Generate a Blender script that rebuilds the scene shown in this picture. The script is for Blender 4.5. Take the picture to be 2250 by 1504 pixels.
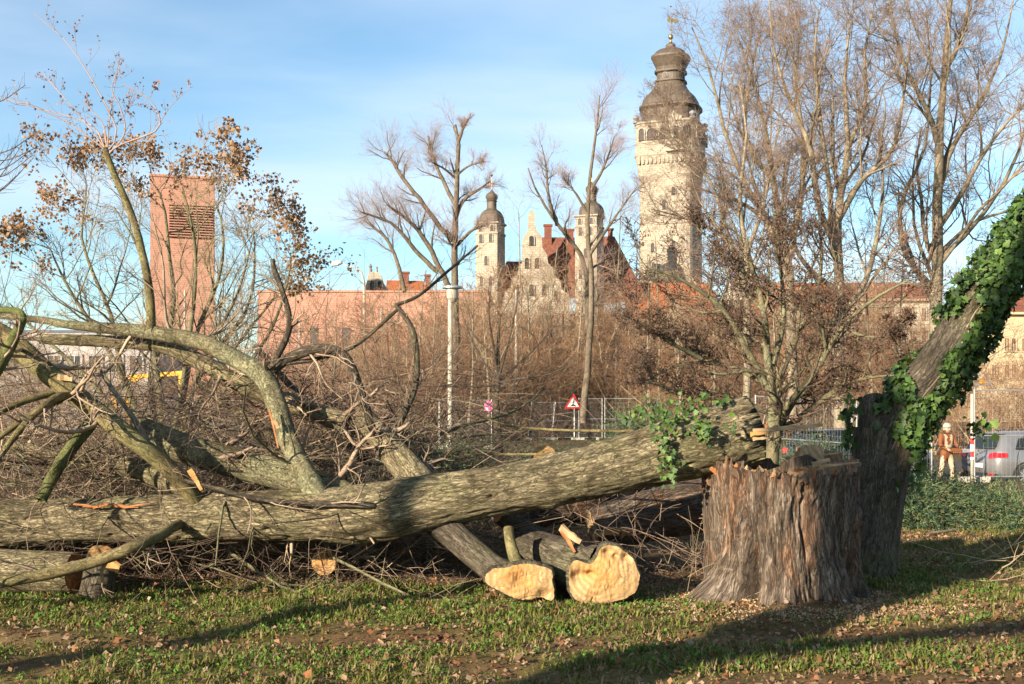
import bpy, bmesh, math, random
import numpy as np
from mathutils import Vector, Matrix
from math import radians, sin, cos, pi

for o in list(bpy.data.objects): bpy.data.objects.remove(o)
random.seed(7)
rng = np.random.default_rng(11)
sc = bpy.context.scene
COL = sc.collection

# ------------------------------------------------------------------ camera
F, CX, HY, H = 2600.0, 1125.0, 900.0, 1.6      # focal length in photo pixels, centre column, horizon row, eye height
cam = bpy.data.cameras.new('camera'); camo = bpy.data.objects.new('camera', cam); COL.objects.link(camo)
cam.sensor_width = 36.0; cam.lens = F/2250*36
cam.shift_y = (HY-752)/2250
cam.clip_start = 0.1; cam.clip_end = 6000
camo.location = (0,0,H); camo.rotation_euler = (pi/2,0,0)
sc.camera = camo

# ------------------------------------------------------------------ sky and sun
SUN_AZ, SUN_EL = radians(41), radians(18)       # behind the camera, to its left
sd = Vector((-sin(SUN_AZ)*cos(SUN_EL), -cos(SUN_AZ)*cos(SUN_EL), sin(SUN_EL)))
w = bpy.data.worlds.new('World'); sc.world = w; w.use_nodes = True
nt = w.node_tree; nt.nodes.clear()
def N(t, kind, **kw):
    n = t.nodes.new(kind)
    for k, v in kw.items(): setattr(n, k, v)
    return n
out = N(nt,'ShaderNodeOutputWorld'); bg = N(nt,'ShaderNodeBackground')
sky = N(nt,'ShaderNodeTexSky', sky_type='NISHITA', sun_disc=False)
sky.sun_elevation = SUN_EL; sky.sun_rotation = math.atan2(sd.x, sd.y)
sky.air_density = 1.0; sky.dust_density = 0.25; sky.ozone_density = 1.0
bg.inputs['Strength'].default_value = 0.068
tc = N(nt,'ShaderNodeTexCoord'); sep = N(nt,'ShaderNodeSeparateXYZ')
nt.links.new(tc.outputs['Generated'], sep.inputs[0])
zm = N(nt,'ShaderNodeMath', operation='MAXIMUM'); zm.inputs[1].default_value = 0.03
za = N(nt,'ShaderNodeMath', operation='ADD'); za.inputs[1].default_value = 0.12
nt.links.new(sep.outputs['Z'], zm.inputs[0]); nt.links.new(zm.outputs[0], za.inputs[0])
dx = N(nt,'ShaderNodeMath', operation='DIVIDE'); dy = N(nt,'ShaderNodeMath', operation='DIVIDE')
nt.links.new(sep.outputs['X'], dx.inputs[0]); nt.links.new(za.outputs[0], dx.inputs[1])
nt.links.new(sep.outputs['Y'], dy.inputs[0]); nt.links.new(za.outputs[0], dy.inputs[1])
cmb = N(nt,'ShaderNodeCombineXYZ'); nt.links.new(dx.outputs[0], cmb.inputs[0]); nt.links.new(dy.outputs[0], cmb.inputs[1])
mp = N(nt,'ShaderNodeMapping'); mp.inputs['Scale'].default_value = (0.42,0.75,1); mp.inputs['Rotation'].default_value = (0,0,0.35)
mp.inputs['Location'].default_value = (0.35,1.75,0)
nt.links.new(cmb.outputs[0], mp.inputs[0])
cn = N(nt,'ShaderNodeTexNoise'); cn.inputs['Scale'].default_value = 1.0; cn.inputs['Detail'].default_value = 6; cn.inputs['Roughness'].default_value = 0.5
cn.inputs['Distortion'].default_value = 0.25
nt.links.new(mp.outputs[0], cn.inputs['Vector'])
cr = N(nt,'ShaderNodeValToRGB'); cr.color_ramp.elements[0].position = 0.36; cr.color_ramp.elements[1].position = 0.70
cr.color_ramp.interpolation = 'EASE'
cr.color_ramp.elements[1].color = (0.58,0.58,0.58,1)
nt.links.new(cn.outputs['Fac'], cr.inputs['Fac'])
mx = N(nt,'ShaderNodeMixRGB'); mx.inputs['Color2'].default_value = (5.6,6.0,6.6,1)
nt.links.new(cr.outputs[0], mx.inputs['Fac']); tint = N(nt,'ShaderNodeMixRGB', blend_type='MULTIPLY'); tint.inputs[0].default_value = 1; tint.inputs[2].default_value = (0.80,1.0,1.10,1)
nt.links.new(sky.outputs[0], tint.inputs[1]); nt.links.new(tint.outputs[0], mx.inputs['Color1'])
nt.links.new(mx.outputs[0], bg.inputs['Color']); nt.links.new(bg.outputs[0], out.inputs['Surface'])
sl = bpy.data.lights.new('sun','SUN'); sl.energy = 5.0; sl.angle = radians(0.53); sl.color = (1.0,0.86,0.66)
so = bpy.data.objects.new('sun', sl); COL.objects.link(so); so.rotation_euler = sd.to_track_quat('Z','Y').to_euler(); so.location = (-30,-30,30)
vs = sc.view_settings; vs.view_transform = 'Standard'; vs.look = 'None'; vs.gamma = 1; vs.exposure = 1.5
sc.cycles.max_bounces = 6; sc.cycles.use_denoising = True
sc.cycles.transparent_max_bounces = 8

# ------------------------------------------------------------------ helpers
def P(x, y, d): return np.array([(x-CX)/F*d, d, H+(HY-y)/F*d])
def PX(x, d): return (x-CX)/F*d
def PZ(y, d): return H+(HY-y)/F*d

def _h(i, j, k, s):
    h = (i*374761393 + j*668265263 + k*2147483647 + s*974634777) & 0xFFFFFFFF
    h = ((h ^ (h >> 13))*1274126177) & 0xFFFFFFFF
    h = ((h ^ (h >> 16))*2246822519) & 0xFFFFFFFF
    return ((h ^ (h >> 15)) & 0xFFFFFF)/float(0xFFFFFF)
def vnoise(p, s=0):
    p = np.asarray(p, float); i = np.floor(p).astype(np.int64); f = p-i; f = f*f*(3-2*f)
    x,y,z = i[...,0],i[...,1],i[...,2]; u,v,t = f[...,0],f[...,1],f[...,2]
    r = 0
    for a in (0,1):
        for b in (0,1):
            for c in (0,1):
                r = r + _h(x+a,y+b,z+c,s)*(u if a else 1-u)*(v if b else 1-v)*(t if c else 1-t)
    return r*2-1
def fbm(p, s=0, o=4, g=0.5):
    p = np.asarray(p, float); r = 0; a = 1.0; n = 0
    for k in range(o):
        r = r+a*vnoise(p*(2**k)+k*17.3, s+k); n += a; a *= g
    return r/n
def nrm(v): return v/np.maximum(np.linalg.norm(v, axis=-1, keepdims=True), 1e-9)

def mesh_np(name, V, faces, smooth=False, uv=None, col=None):
    """faces: list of (n,k) index arrays"""
    V = np.asarray(V, np.float32).reshape(-1,3)
    me = bpy.data.meshes.new(name); me.vertices.add(len(V)); me.vertices.foreach_set('co', V.ravel())
    faces = [np.asarray(f, np.int32) for f in faces if len(f)]
    loops = np.concatenate([f.ravel() for f in faces]); tot = np.concatenate([np.full(len(f), f.shape[1], np.int32) for f in faces])
    st = np.concatenate([[0], np.cumsum(tot)[:-1]]).astype(np.int32)
    me.loops.add(len(loops)); me.loops.foreach_set('vertex_index', loops)
    me.polygons.add(len(tot)); me.polygons.foreach_set('loop_start', st); me.polygons.foreach_set('loop_total', tot)
    me.polygons.foreach_set('use_smooth', np.full(len(tot), bool(smooth)))
    if uv is not None:
        l = me.uv_layers.new(name='UVMap'); l.data.foreach_set('uv', np.asarray(uv,np.float32)[loops].ravel())
    if col is not None:
        c = np.ones((len(V),4),np.float32); c[:,:3] = col
        a = me.color_attributes.new('col','FLOAT_COLOR','POINT'); a.data.foreach_set('color', c.ravel())
    me.update(calc_edges=True); me.validate()
    return me

def tag(o, label=None, cat=None, group=None, kind=None):
    if label: o['label'] = label
    if cat: o['category'] = cat
    if group: o['group'] = group
    if kind: o['kind'] = kind
    return o
def link(name, me, mat=None, parent=None, label=None, cat=None, group=None, kind=None):
    o = bpy.data.objects.new(name, me); COL.objects.link(o)
    if mat is not None and me is not None and len(me.materials) == 0: me.materials.append(mat)
    if parent is not None:
        o.parent = parent; o.matrix_parent_inverse = pinv(parent)
    return tag(o, label, cat, group, kind)
def wloc(o):
    m = Matrix.Identity(4)
    while o is not None:
        m = o.matrix_parent_inverse @ Matrix.LocRotScale(o.location, o.rotation_euler, o.scale) @ m if o.parent else Matrix.LocRotScale(o.location, o.rotation_euler, o.scale) @ m
        o = o.parent
    return m
def pinv(o): return wloc(o).inverted()
def thing(name, loc, label, cat, group=None, kind=None):
    o = bpy.data.objects.new(name, None); COL.objects.link(o); o.location = Vector(loc); o.empty_display_size = 0.2
    return tag(o, label, cat, group, kind)
def copy_tree(root, loc=None, rz=0, scale=1, label=None, group=None):
    c = root.copy(); COL.objects.link(c)
    if loc is not None: c.location = Vector(loc)
    c.rotation_euler = (0,0,rz); c.scale = (scale,)*3 if not hasattr(scale,'__len__') else scale
    if label: c['label'] = label
    if group: c['group'] = group
    for ch in list(root.children):
        k = ch.copy(); COL.objects.link(k); k.parent = c
        for g in list(ch.children):
            q = g.copy(); COL.objects.link(q); q.parent = k
    return c

class MB:
    """collects boxes, prisms, tubes and lathes for one mesh"""
    def __init__(s): s.V=[]; s.F={}; s.n=0
    def add(s, V, faces):
        V = np.asarray(V,float)
        for f in faces: s.F.setdefault(len(f),[]).append([i+s.n for i in f])
        s.V.append(V); s.n += len(V)
    def box(s, c, size, R=None):
        x,y,z = [a/2 for a in size]
        v = np.array([[-x,-y,-z],[x,-y,-z],[x,y,-z],[-x,y,-z],[-x,-y,z],[x,-y,z],[x,y,z],[-x,y,z]])
        if R is not None: v = v@np.asarray(R).T
        s.add(v+np.asarray(c), [[0,3,2,1],[4,5,6,7],[0,1,5,4],[1,2,6,5],[2,3,7,6],[3,0,4,7]]); return s
    def prism(s, pts, vec):
        """polygon pts (n,3) extruded along vec"""
        p = np.asarray(pts,float); n = len(p); q = p+np.asarray(vec)
        s.add(np.vstack([p,q]), [list(range(n))[::-1], list(range(n,2*n))]+[[i,(i+1)%n,n+(i+1)%n,n+i] for i in range(n)]); return s
    def tube(s, pts, r, sides=8, cap=True):
        pts = np.asarray(pts,float); K=len(pts); r = np.broadcast_to(np.asarray(r,float),(K,))
        V,_ = rings(pts[None], r[None], sides); V = V[0].reshape(-1,3)
        fs = [[k*sides+j, k*sides+(j+1)%sides, (k+1)*sides+(j+1)%sides, (k+1)*sides+j] for k in range(K-1) for j in range(sides)]
        if cap: fs += [list(range(sides))[::-1], [(K-1)*sides+j for j in range(sides)]]
        s.add(V, fs); return s
    def lathe(s, prof, c=(0,0,0), sides=16, sq=2.0, rot=0.0, cap=True):
        """prof [(radius, z)], superellipse exponent sq"""
        a = np.arange(sides)/sides*2*pi
        k = (np.abs(np.cos(a))**sq+np.abs(np.sin(a))**sq)**(-1.0/sq)
        ux, uy = k*np.cos(a), k*np.sin(a)
        X = ux*cos(rot)-uy*sin(rot); Y = ux*sin(rot)+uy*cos(rot)
        V = np.array([[c[0]+r*x, c[1]+r*y, c[2]+z] for r,z in prof for x,y in zip(X,Y)]); K=len(prof)
        fs = [[k_*sides+j, k_*sides+(j+1)%sides, (k_+1)*sides+(j+1)%sides, (k_+1)*sides+j] for k_ in range(K-1) for j in range(sides)]
        if cap: fs += [list(range(sides))[::-1], [(K-1)*sides+j for j in range(sides)]]
        s.add(V, fs); return s
    def mesh(s, name='m', smooth=False):
        return mesh_np(name, np.vstack(s.V), [np.array(f) for f in s.F.values()], smooth)
    def obj(s, name, mat, parent=None, smooth=False, **k):
        return link(name, s.mesh(name, smooth), mat, parent, **k)

def frames(Pt):
    """Pt (N,K,3) -> tangents, two normals"""
    T = np.empty_like(Pt); T[:,1:-1] = Pt[:,2:]-Pt[:,:-2]; T[:,0] = Pt[:,1]-Pt[:,0]; T[:,-1] = Pt[:,-1]-Pt[:,-2]
    T = nrm(T)
    m = nrm(Pt[:,-1]-Pt[:,0]); ref = np.where(np.abs(m[:,2:3])>0.8, np.array([[1.0,0.13,0]]), np.array([[0,0,1.0]]))
    A = nrm(np.cross(np.broadcast_to(ref[:,None],T.shape), T)); B = np.cross(T, A)
    return T, A, B
def rings(Pt, R, S):
    T,A,B = frames(Pt); a = np.arange(S)/S*2*pi
    V = Pt[:,:,None]+R[:,:,None,None]*(np.cos(a)[None,None,:,None]*A[:,:,None]+np.sin(a)[None,None,:,None]*B[:,:,None])
    return V, (T,A,B)
def tubes_mesh(name, sets, smooth=True):
    """sets of (P (N,K,3), R (N,K), sides)"""
    Vs=[]; Fs=[]; n0=0
    for Pt,R,S in sets:
        if len(Pt)==0: continue
        V,_ = rings(Pt,R,S); Nn,K = Pt.shape[:2]
        b = (np.arange(Nn)*K*S)[:,None,None]; k = (np.arange(K-1)*S)[None,:,None]; j = np.arange(S)[None,None,:]; j1=(j+1)%S
        q = np.stack([b+k+j, b+k+j1, b+k+S+j1, b+k+S+j], -1).reshape(-1,4)+n0
        Fs.append(q); V = V.reshape(-1,3); Vs.append(V); n0 += len(V)
    return mesh_np(name, np.concatenate(Vs), [np.concatenate(Fs)], smooth)

def crom(pts, K):
    """Catmull-Rom resample rows of pts (n,m) to K rows"""
    p = np.asarray(pts,float); n=len(p)
    if n==2: t=np.linspace(0,1,K)[:,None]; return p[0]*(1-t)+p[1]*t
    q = np.vstack([2*p[0]-p[1], p, 2*p[-1]-p[-2]])
    L = np.concatenate([[0],np.cumsum(np.linalg.norm(np.diff(p[:,:3],axis=0),axis=1))]); s=np.linspace(0,L[-1],K)
    i = np.clip(np.searchsorted(L,s,side='right')-1,0,n-2); t=((s-L[i])/np.maximum(L[i+1]-L[i],1e-9))[:,None]
    a,b,c,d = q[i],q[i+1],q[i+2],q[i+3]
    return 0.5*((2*b)+(c-a)*t+(2*a-5*b+4*c-d)*t*t+(3*b-a-3*c+d)*t**3)
def limbpx(pts, d0, d1, r0, r1, K=12):
    """photo pixels -> path and radii (radii in photo pixels), depth going from d0 to d1"""
    n=len(pts); q=[]
    for i,(x,y) in enumerate(pts):
        t=i/(n-1); d=d0+(d1-d0)*t; q.append([*P(x,y,d), (r0+(r1-r0)*t)*d/F])
    c = crom(q,K); return c[:,:3], np.maximum(c[:,3],1e-4)
def stack(ls): return np.stack([l[0] for l in ls]), np.stack([l[1] for l in ls])

def sprout(Pt, R, n, tr=(0.25,1.0), ang=(35,60), lf=(0.35,0.6), K=5, wob=0.12, up=0.1, rf=0.55, tip=0.3, rmin=0.0015, lmax=None, tpow=1.0, g=rng):
    """children of every path, all at once"""
    Nn,K0 = Pt.shape[:2]
    cnt = g.poisson(n, Nn) if n<3 else np.full(Nn,int(n)); idx = np.repeat(np.arange(Nn),cnt); M=len(idx)
    t = (tr[0]+(tr[1]-tr[0])*g.random(M)**tpow)*(K0-1); i=np.minimum(t.astype(int),K0-2); f=(t-i)[:,None]
    p = Pt[idx,i]*(1-f)+Pt[idx,i+1]*f; tan = nrm(Pt[idx,i+1]-Pt[idx,i]); r = R[idx,i]*(1-f[:,0])+R[idx,i+1]*f[:,0]
    L = np.linalg.norm(np.diff(Pt,axis=1),axis=2).sum(1)[idx]*(lf[0]+(lf[1]-lf[0])*g.random(M))*(1.15-0.45*t/(K0-1))
    if lmax: L = np.minimum(L, lmax*(0.6+0.4*g.random(M)))
    q = nrm(np.cross(tan, nrm(g.normal(size=(M,3))))); a = np.radians(ang[0]+(ang[1]-ang[0])*g.random(M))[:,None]
    d = tan*np.cos(a)+q*np.sin(a)
    out = np.empty((M,K,3)); out[:,0]=p; seg=(L/(K-1))[:,None]; upv=np.array([0,0,1.0])
    for k in range(1,K):
        d = nrm(d+g.normal(size=(M,3))*wob+upv*up); out[:,k]=out[:,k-1]+d*seg
    r0 = np.maximum(r*rf*(0.7+0.5*g.random(M)), rmin)
    rr = np.maximum(r0[:,None]*np.linspace(1,tip,K)[None], rmin*0.6)
    return out, rr

# ------------------------------------------------------------------ materials
MAT = {}
def ramp(t, src, stops):
    r = N(t,'ShaderNodeValToRGB'); e=r.color_ramp.elements
    while len(e)<len(stops): e.new(0.5)
    for el,(p,c) in zip(e,stops): el.position=p; el.color=(*c,1)
    t.links.new(src, r.inputs['Fac']); return r.outputs[0]
def base(name, rough=0.8, spec=0.25, metal=0):
    m = bpy.data.materials.new(name); m.use_nodes=True; t=m.node_tree; b=t.nodes['Principled BSDF']
    b.inputs['Roughness'].default_value=rough; b.inputs['Specular IOR Level'].default_value=spec; b.inputs['Metallic'].default_value=metal
    MAT[name]=m; return m,t,b
def noise_tex(t, vec, scale, detail=4, rough=0.55, dist=0):
    n=N(t,'ShaderNodeTexNoise'); n.inputs['Scale'].default_value=scale; n.inputs['Detail'].default_value=detail; n.inputs['Roughness'].default_value=rough; n.inputs['Distortion'].default_value=dist
    if vec is not None: t.links.new(vec,n.inputs['Vector'])
    return n.outputs['Fac']
def mapping(t, vec, scale=(1,1,1), rot=(0,0,0)):
    m=N(t,'ShaderNodeMapping'); m.inputs['Scale'].default_value=scale; m.inputs['Rotation'].default_value=rot; t.links.new(vec,m.inputs[0]); return m.outputs[0]
def bump(t, b, h, strength, dist=0.02):
    n=N(t,'ShaderNodeBump'); n.inputs['Strength'].default_value=strength; n.inputs['Distance'].default_value=dist
    t.links.new(h,n.inputs['Height']); t.links.new(n.outputs[0], b.inputs['Normal'])
def mixc(t, f, a, c, mode='MIX'):
    m=N(t,'ShaderNodeMixRGB', blend_type=mode)
    for i,v in ((0,f),(1,a),(2,c)):
        if isinstance(v,(int,float)): m.inputs[i].default_value=v
        elif isinstance(v,tuple): m.inputs[i].default_value=(*v,1)
        else: t.links.new(v,m.inputs[i])
    return m.outputs[0]
def simple(name, c1, c2=None, scale=3, rough=0.8, spec=0.25, metal=0, b_str=0, coord='Object'):
    m,t,b=base(name,rough,spec,metal)
    if c2 is None: c2=tuple(x*0.8 for x in c1)
    v=N(t,'ShaderNodeTexCoord').outputs[coord]; f=noise_tex(t,v,scale,5,0.6)
    t.links.new(ramp(t,f,[(0.3,c2),(0.7,c1)]), b.inputs['Base Color'])
    if b_str: bump(t,b,f,b_str)
    return m
def math_(t, op, a, b_=0.0):
    n=N(t,'ShaderNodeMath',operation=op)
    for k,v in enumerate((a,b_)):
        if isinstance(v,(int,float)): n.inputs[k].default_value=v
        else: t.links.new(v,n.inputs[k])
    return n.outputs[0]
def bark(name, dark, mid, light, moss=None, moss_amt=0.5, ru=26, rv=5, strength=0.9, coord='UV', dist=0.006, crack=0.13, rust=None):
    m,t,b=base(name,0.92,0.12); tc=N(t,'ShaderNodeTexCoord'); v=tc.outputs[coord]; ob=tc.outputs['Object']
    sc1=(ru,rv,1) if coord=='UV' else (ru,ru,rv)
    mv=mapping(t,v,sc1); mv2=mapping(t,v,tuple(x*2.7 for x in sc1)); mv3=mapping(t,v,tuple(x*0.35 for x in sc1))
    n1=noise_tex(t,mv,1.0,6,0.62,0.9); n2=noise_tex(t,mv2,1.0,5,0.7,0.4); n3=noise_tex(t,mv3,1.0,3,0.6,0.5); big=noise_tex(t,ob,1.7,4,0.6)
    r1=math_(t,'ABSOLUTE',math_(t,'SUBTRACT',n1,0.5)); r2=math_(t,'ABSOLUTE',math_(t,'SUBTRACT',n2,0.5))
    ck=mixc(t,1.0,ramp(t,r1,[(0.0,(0,0,0)),(crack*0.55,(1,1,1))]),ramp(t,r2,[(0.0,(0.35,0.35,0.35)),(crack*0.5,(1,1,1))]),'MULTIPLY')
    hh=math_(t,'ADD',math_(t,'MULTIPLY',ck,0.6),math_(t,'MULTIPLY',n2,0.5))
    c=ramp(t,n2,[(0.3,tuple(x*0.75 for x in mid)),(0.5,mid),(0.78,tuple(0.5*(x+y) for x,y in zip(mid,light)))])
    c=mixc(t,ramp(t,n3,[(0.38,(0.75,0.75,0.75)),(0.58,(0,0,0))]),c,tuple(x*0.45 for x in mid))
    if moss:
        f2=ramp(t,big,[(0.56-0.22*moss_amt,(0,0,0)),(0.74-0.12*moss_amt,(0.85,0.85,0.85))])
        c=mixc(t,mixc(t,1.0,f2,ramp(t,n2,[(0.35,(0.25,0.25,0.25)),(0.6,(0.9,0.9,0.9))]),'MULTIPLY'),c,moss)
    st_=noise_tex(t,mapping(t,ob,(1,1,1),(0.3,0.5,0.2)),3.4,5,0.65,0.8); c=mixc(t,ramp(t,st_,[(0.50,(0,0,0)),(0.62,(0.6,0.6,0.6))]),c,mixc(t,1.0,c,(0.42,0.38,0.34),'MULTIPLY'))
    if rust:
        f4=noise_tex(t,mapping(t,ob,(3.1,3.1,1.4)),1.0,5,0.65,0.6); c=mixc(t,ramp(t,f4,[(0.49,(0,0,0)),(0.64,(0.8,0.8,0.8))]),c,rust)
    c=mixc(t,ck,mixc(t,0.12,dark,c),c)
    t.links.new(c,b.inputs['Base Color']); bump(t,b,hh,strength,dist)
    return m
def colmat(name, rough=0.7, spec=0.2, trans=0.0, var=0.35):
    """colour from the mesh's col attribute"""
    m,t,b=base(name,rough,spec); a=N(t,'ShaderNodeVertexColor', layer_name='col')
    t.links.new(a.outputs[0], b.inputs['Base Color'])
    if trans:
        tr=N(t,'ShaderNodeBsdfTranslucent'); mxs=N(t,'ShaderNodeMixShader'); mxs.inputs[0].default_value=trans
        t.links.new(a.outputs[0],tr.inputs[0]); t.links.new(b.outputs[0],mxs.inputs[1]); t.links.new(tr.outputs[0],mxs.inputs[2])
        t.links.new(mxs.outputs[0], t.nodes['Material Output'].inputs['Surface'])
    return m
def wood(name, c1, c2, dark, rough=0.75, heart=None):
    """freshly sawn or torn wood: growth rings, saw tears, brown rot"""
    m,t,b=base(name,rough,0.15); tc=N(t,'ShaderNodeTexCoord'); v=tc.outputs['UV']
    nv=N(t,'ShaderNodeTexNoise'); nv.inputs['Scale'].default_value=7; nv.inputs['Detail'].default_value=4; t.links.new(v,nv.inputs['Vector'])
    dv=mixc(t,0.08,v,nv.outputs['Color'])
    wv=N(t,'ShaderNodeTexWave', wave_type='RINGS', rings_direction='Z'); wv.inputs['Scale'].default_value=7; wv.inputs['Distortion'].default_value=3; wv.inputs['Detail'].default_value=3; t.links.new(dv,wv.inputs['Vector'])
    n=noise_tex(t,v,38,6,0.7,0.6); n2=noise_tex(t,v,11,5,0.65,0.8); n3=noise_tex(t,mapping(t,v,(26,90,1)),1.0,4,0.7)
    c=mixc(t,ramp(t,n2,[(0.35,(0,0,0)),(0.65,(1,1,1))]),c2,c1)
    c=mixc(t,math_(t,'MULTIPLY',wv.outputs['Fac'],0.6),c,tuple(0.55*x for x in c2))
    c=mixc(t,ramp(t,n,[(0.22,(0.8,0.8,0.8)),(0.36,(0,0,0))]),c,dark)
    c=mixc(t,ramp(t,n2,[(0.60,(0,0,0)),(0.70,(0.8,0.8,0.8))]),c,dark)
    c=mixc(t,ramp(t,n3,[(0.30,(0.5,0.5,0.5)),(0.42,(0,0,0))]),c,tuple(x*0.6 for x in dark))
    if heart:
        ln=N(t,'ShaderNodeVectorMath',operation='LENGTH'); t.links.new(dv,ln.inputs[0]); c=mixc(t,ramp(t,math_(t,'ADD',ln.outputs['Value'],math_(t,'MULTIPLY',n2,0.12)),[(0.10,(0.9,0.9,0.9)),(0.27,(0,0,0))]),c,mixc(t,0.72,c,heart))
    t.links.new(c,b.inputs['Base Color']); bump(t,b,math_(t,'ADD',n,math_(t,'MULTIPLY',n3,0.6)),0.9,0.005); return m

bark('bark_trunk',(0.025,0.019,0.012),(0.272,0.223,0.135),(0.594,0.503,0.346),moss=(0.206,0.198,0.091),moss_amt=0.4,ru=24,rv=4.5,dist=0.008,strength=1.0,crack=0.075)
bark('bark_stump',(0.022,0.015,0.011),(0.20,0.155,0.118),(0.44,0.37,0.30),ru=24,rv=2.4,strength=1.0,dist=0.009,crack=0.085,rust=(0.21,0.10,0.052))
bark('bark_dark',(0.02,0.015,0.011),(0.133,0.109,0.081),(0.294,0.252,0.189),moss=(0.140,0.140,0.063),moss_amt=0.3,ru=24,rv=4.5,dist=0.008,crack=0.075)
bark('bark_olive',(0.035,0.028,0.014),(0.225,0.180,0.087),(0.390,0.323,0.180),moss=(0.195,0.203,0.090),moss_amt=0.55,ru=22,rv=11,strength=0.8,crack=0.045,dist=0.006)
bark('bark_lichen',(0.03,0.026,0.016),(0.210,0.181,0.104),(0.435,0.399,0.261),moss=(0.275,0.283,0.167),moss_amt=0.6,ru=22,rv=12,strength=0.9,crack=0.055,dist=0.007)
bark('bark_moss',(0.03,0.034,0.012),(0.130,0.137,0.055),(0.234,0.240,0.104),moss=(0.150,0.189,0.046),moss_amt=0.7,ru=24,rv=14,strength=0.6,crack=0.05)
bark('bark_pale',(0.08,0.062,0.042),(0.269,0.219,0.156),(0.450,0.388,0.294),moss=(0.225,0.213,0.125),moss_amt=0.35,ru=9,rv=4,strength=0.5,coord='Object',crack=0.05)
bark('bark_grey',(0.05,0.04,0.03),(0.167,0.132,0.098),(0.287,0.241,0.184),moss=(0.149,0.144,0.081),moss_amt=0.3,ru=9,rv=4,strength=0.5,coord='Object',crack=0.05)
bark('bark_shrub',(0.04,0.034,0.02),(0.180,0.156,0.090),(0.324,0.294,0.192),moss=(0.216,0.228,0.138),moss_amt=0.7,ru=36,rv=18,strength=0.5,coord='Object',crack=0.045)
simple('twig_red',(0.27,0.195,0.145),(0.13,0.088,0.066),4,0.85,0.15)
simple('twig_tan',(0.38,0.30,0.195),(0.20,0.15,0.095),4,0.85,0.15)
simple('twig_grey',(0.35,0.265,0.185),(0.15,0.105,0.075),4,0.85,0.15)
simple('twig_dark',(0.15,0.10,0.072),(0.055,0.037,0.03),5,0.85,0.15)
simple('twig_pink',(0.36,0.265,0.225),(0.22,0.15,0.125),3,0.85,0.15)
simple('twig_thicket',(0.33,0.205,0.125),(0.14,0.08,0.05),2,0.9,0.1)
wood('wood_cut',(0.43,0.30,0.16),(0.36,0.215,0.09),(0.15,0.07,0.028),heart=(0.36,0.165,0.04))
wood('wood_orange',(0.42,0.19,0.08),(0.30,0.115,0.04),(0.10,0.045,0.022))
wood('wood_weathered',(0.22,0.15,0.095),(0.16,0.095,0.055),(0.06,0.035,0.02))
wood('wood_pale',(0.42,0.31,0.195),(0.34,0.22,0.115),(0.16,0.085,0.042))
colmat('leaf_dry',0.75,0.15,0.25); colmat('leaf_ivy',0.55,0.28,0.12); colmat('grass_col',0.7,0.15,0.3); colmat('needle_col',0.7,0.15,0.1); colmat('chip_col',0.85,0.1)

# ------------------------------------------------------------------ ground
def sstep(a,b,x):
    t=np.clip((x-a)/(b-a),0,1); return t*t*(3-2*t)
def patch(x, y):
    """how green the turf is, 0 bare soil .. 1 lush"""
    p=np.stack([x*0.9,y*1.9,0*x],-1); g=fbm(p,3,5,0.65)*1.7+0.66
    g=g+0.75*np.exp(-((y-9.4-0.10*(x+2))/0.75)**2)*sstep(1.6,0.2,x)      # lush strip along the logs
    g=g-0.75*np.exp(-((y-8.25-0.06*x)/0.33)**2)*sstep(3.2,1.8,x)*(0.6+0.6*vnoise(p*1.7,9))      # torn wheel rut
    g=g-0.55*np.exp(-(((x-2.6)/1.1)**2+((y-9.6)/0.7)**2))                   # sawdust and trampling round the stump
    g=g-0.35*sstep(1.0,3.0,x)*sstep(8.6,7.2,y)
    g=g-0.9*sstep(10.3,11.0,y)*sstep(2.4,1.6,x)
    return np.clip(g,0,1)
def gz(x, y):
    x=np.asarray(x,float); y=np.asarray(y,float)
    dip=-0.46*sstep(4.5,8.5,x)*sstep(26.5,30,y)*sstep(42,36,y)
    near=sstep(30,14,np.hypot(x,y))
    z=near*(0.035*fbm(np.stack([x*1.3,y*1.3,0*x],-1),21,3)+0.022*fbm(np.stack([x*6,y*6,0*x],-1),22,2))
    z=z-near*0.05*np.exp(-((y-8.25-0.06*x)/0.25)**2)*sstep(3.2,1.8,x)
    return z+dip
def axis(lo, hi, step, far, ratio=1.22):
    a=list(np.arange(lo,hi,step)); s=step
    while a[-1]<far: s*=ratio; a.append(a[-1]+s)
    s=step; b=[lo]
    while b[-1]>-far: s*=ratio; b.append(b[-1]-s)
    return np.array(b[:0:-1]+a)
gx=axis(-6.0,7.0,0.055,3000); gy=axis(6.0,15.5,0.06,3000)
GX,GY=np.meshgrid(gx,gy); GZ=gz(GX,GY); nx,ny=len(gx),len(gy)
pat=patch(GX,GY); fn=fbm(np.stack([GX*11,GY*11,0*GX],-1),31,3)[...,None]
soil=np.array([0.115,0.070,0.036])*(1+0.5*fn); turf=np.array([0.105,0.10,0.03])*(1+0.4*fn); straw=np.array([0.155,0.115,0.055])*(1+0.4*fn)
gc=soil*(1-pat[...,None])+turf*pat[...,None]; sm=np.clip(fbm(np.stack([GX*2.3,GY*4,0*GX],-1),33,4)*1.4+0.25,0,1)[...,None]
gc=gc*(1-0.7*sm)+straw*0.7*sm
far=sstep(16,24,GY)[...,None]; gc=gc*(1-far)+np.array([0.115,0.085,0.052])*far
ii=(np.arange(ny-1)[:,None]*nx+np.arange(nx-1)[None]).ravel()
me=mesh_np('ground',np.stack([GX,GY,GZ],-1).reshape(-1,3),[np.stack([ii,ii+1,ii+nx+1,ii+nx],-1)],True,col=np.clip(gc,0.01,1).reshape(-1,3))
m,t,b=base('ground_mat',0.95,0.08); a=N(t,'ShaderNodeVertexColor',layer_name='col'); v=N(t,'ShaderNodeTexCoord').outputs['Object']
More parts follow.
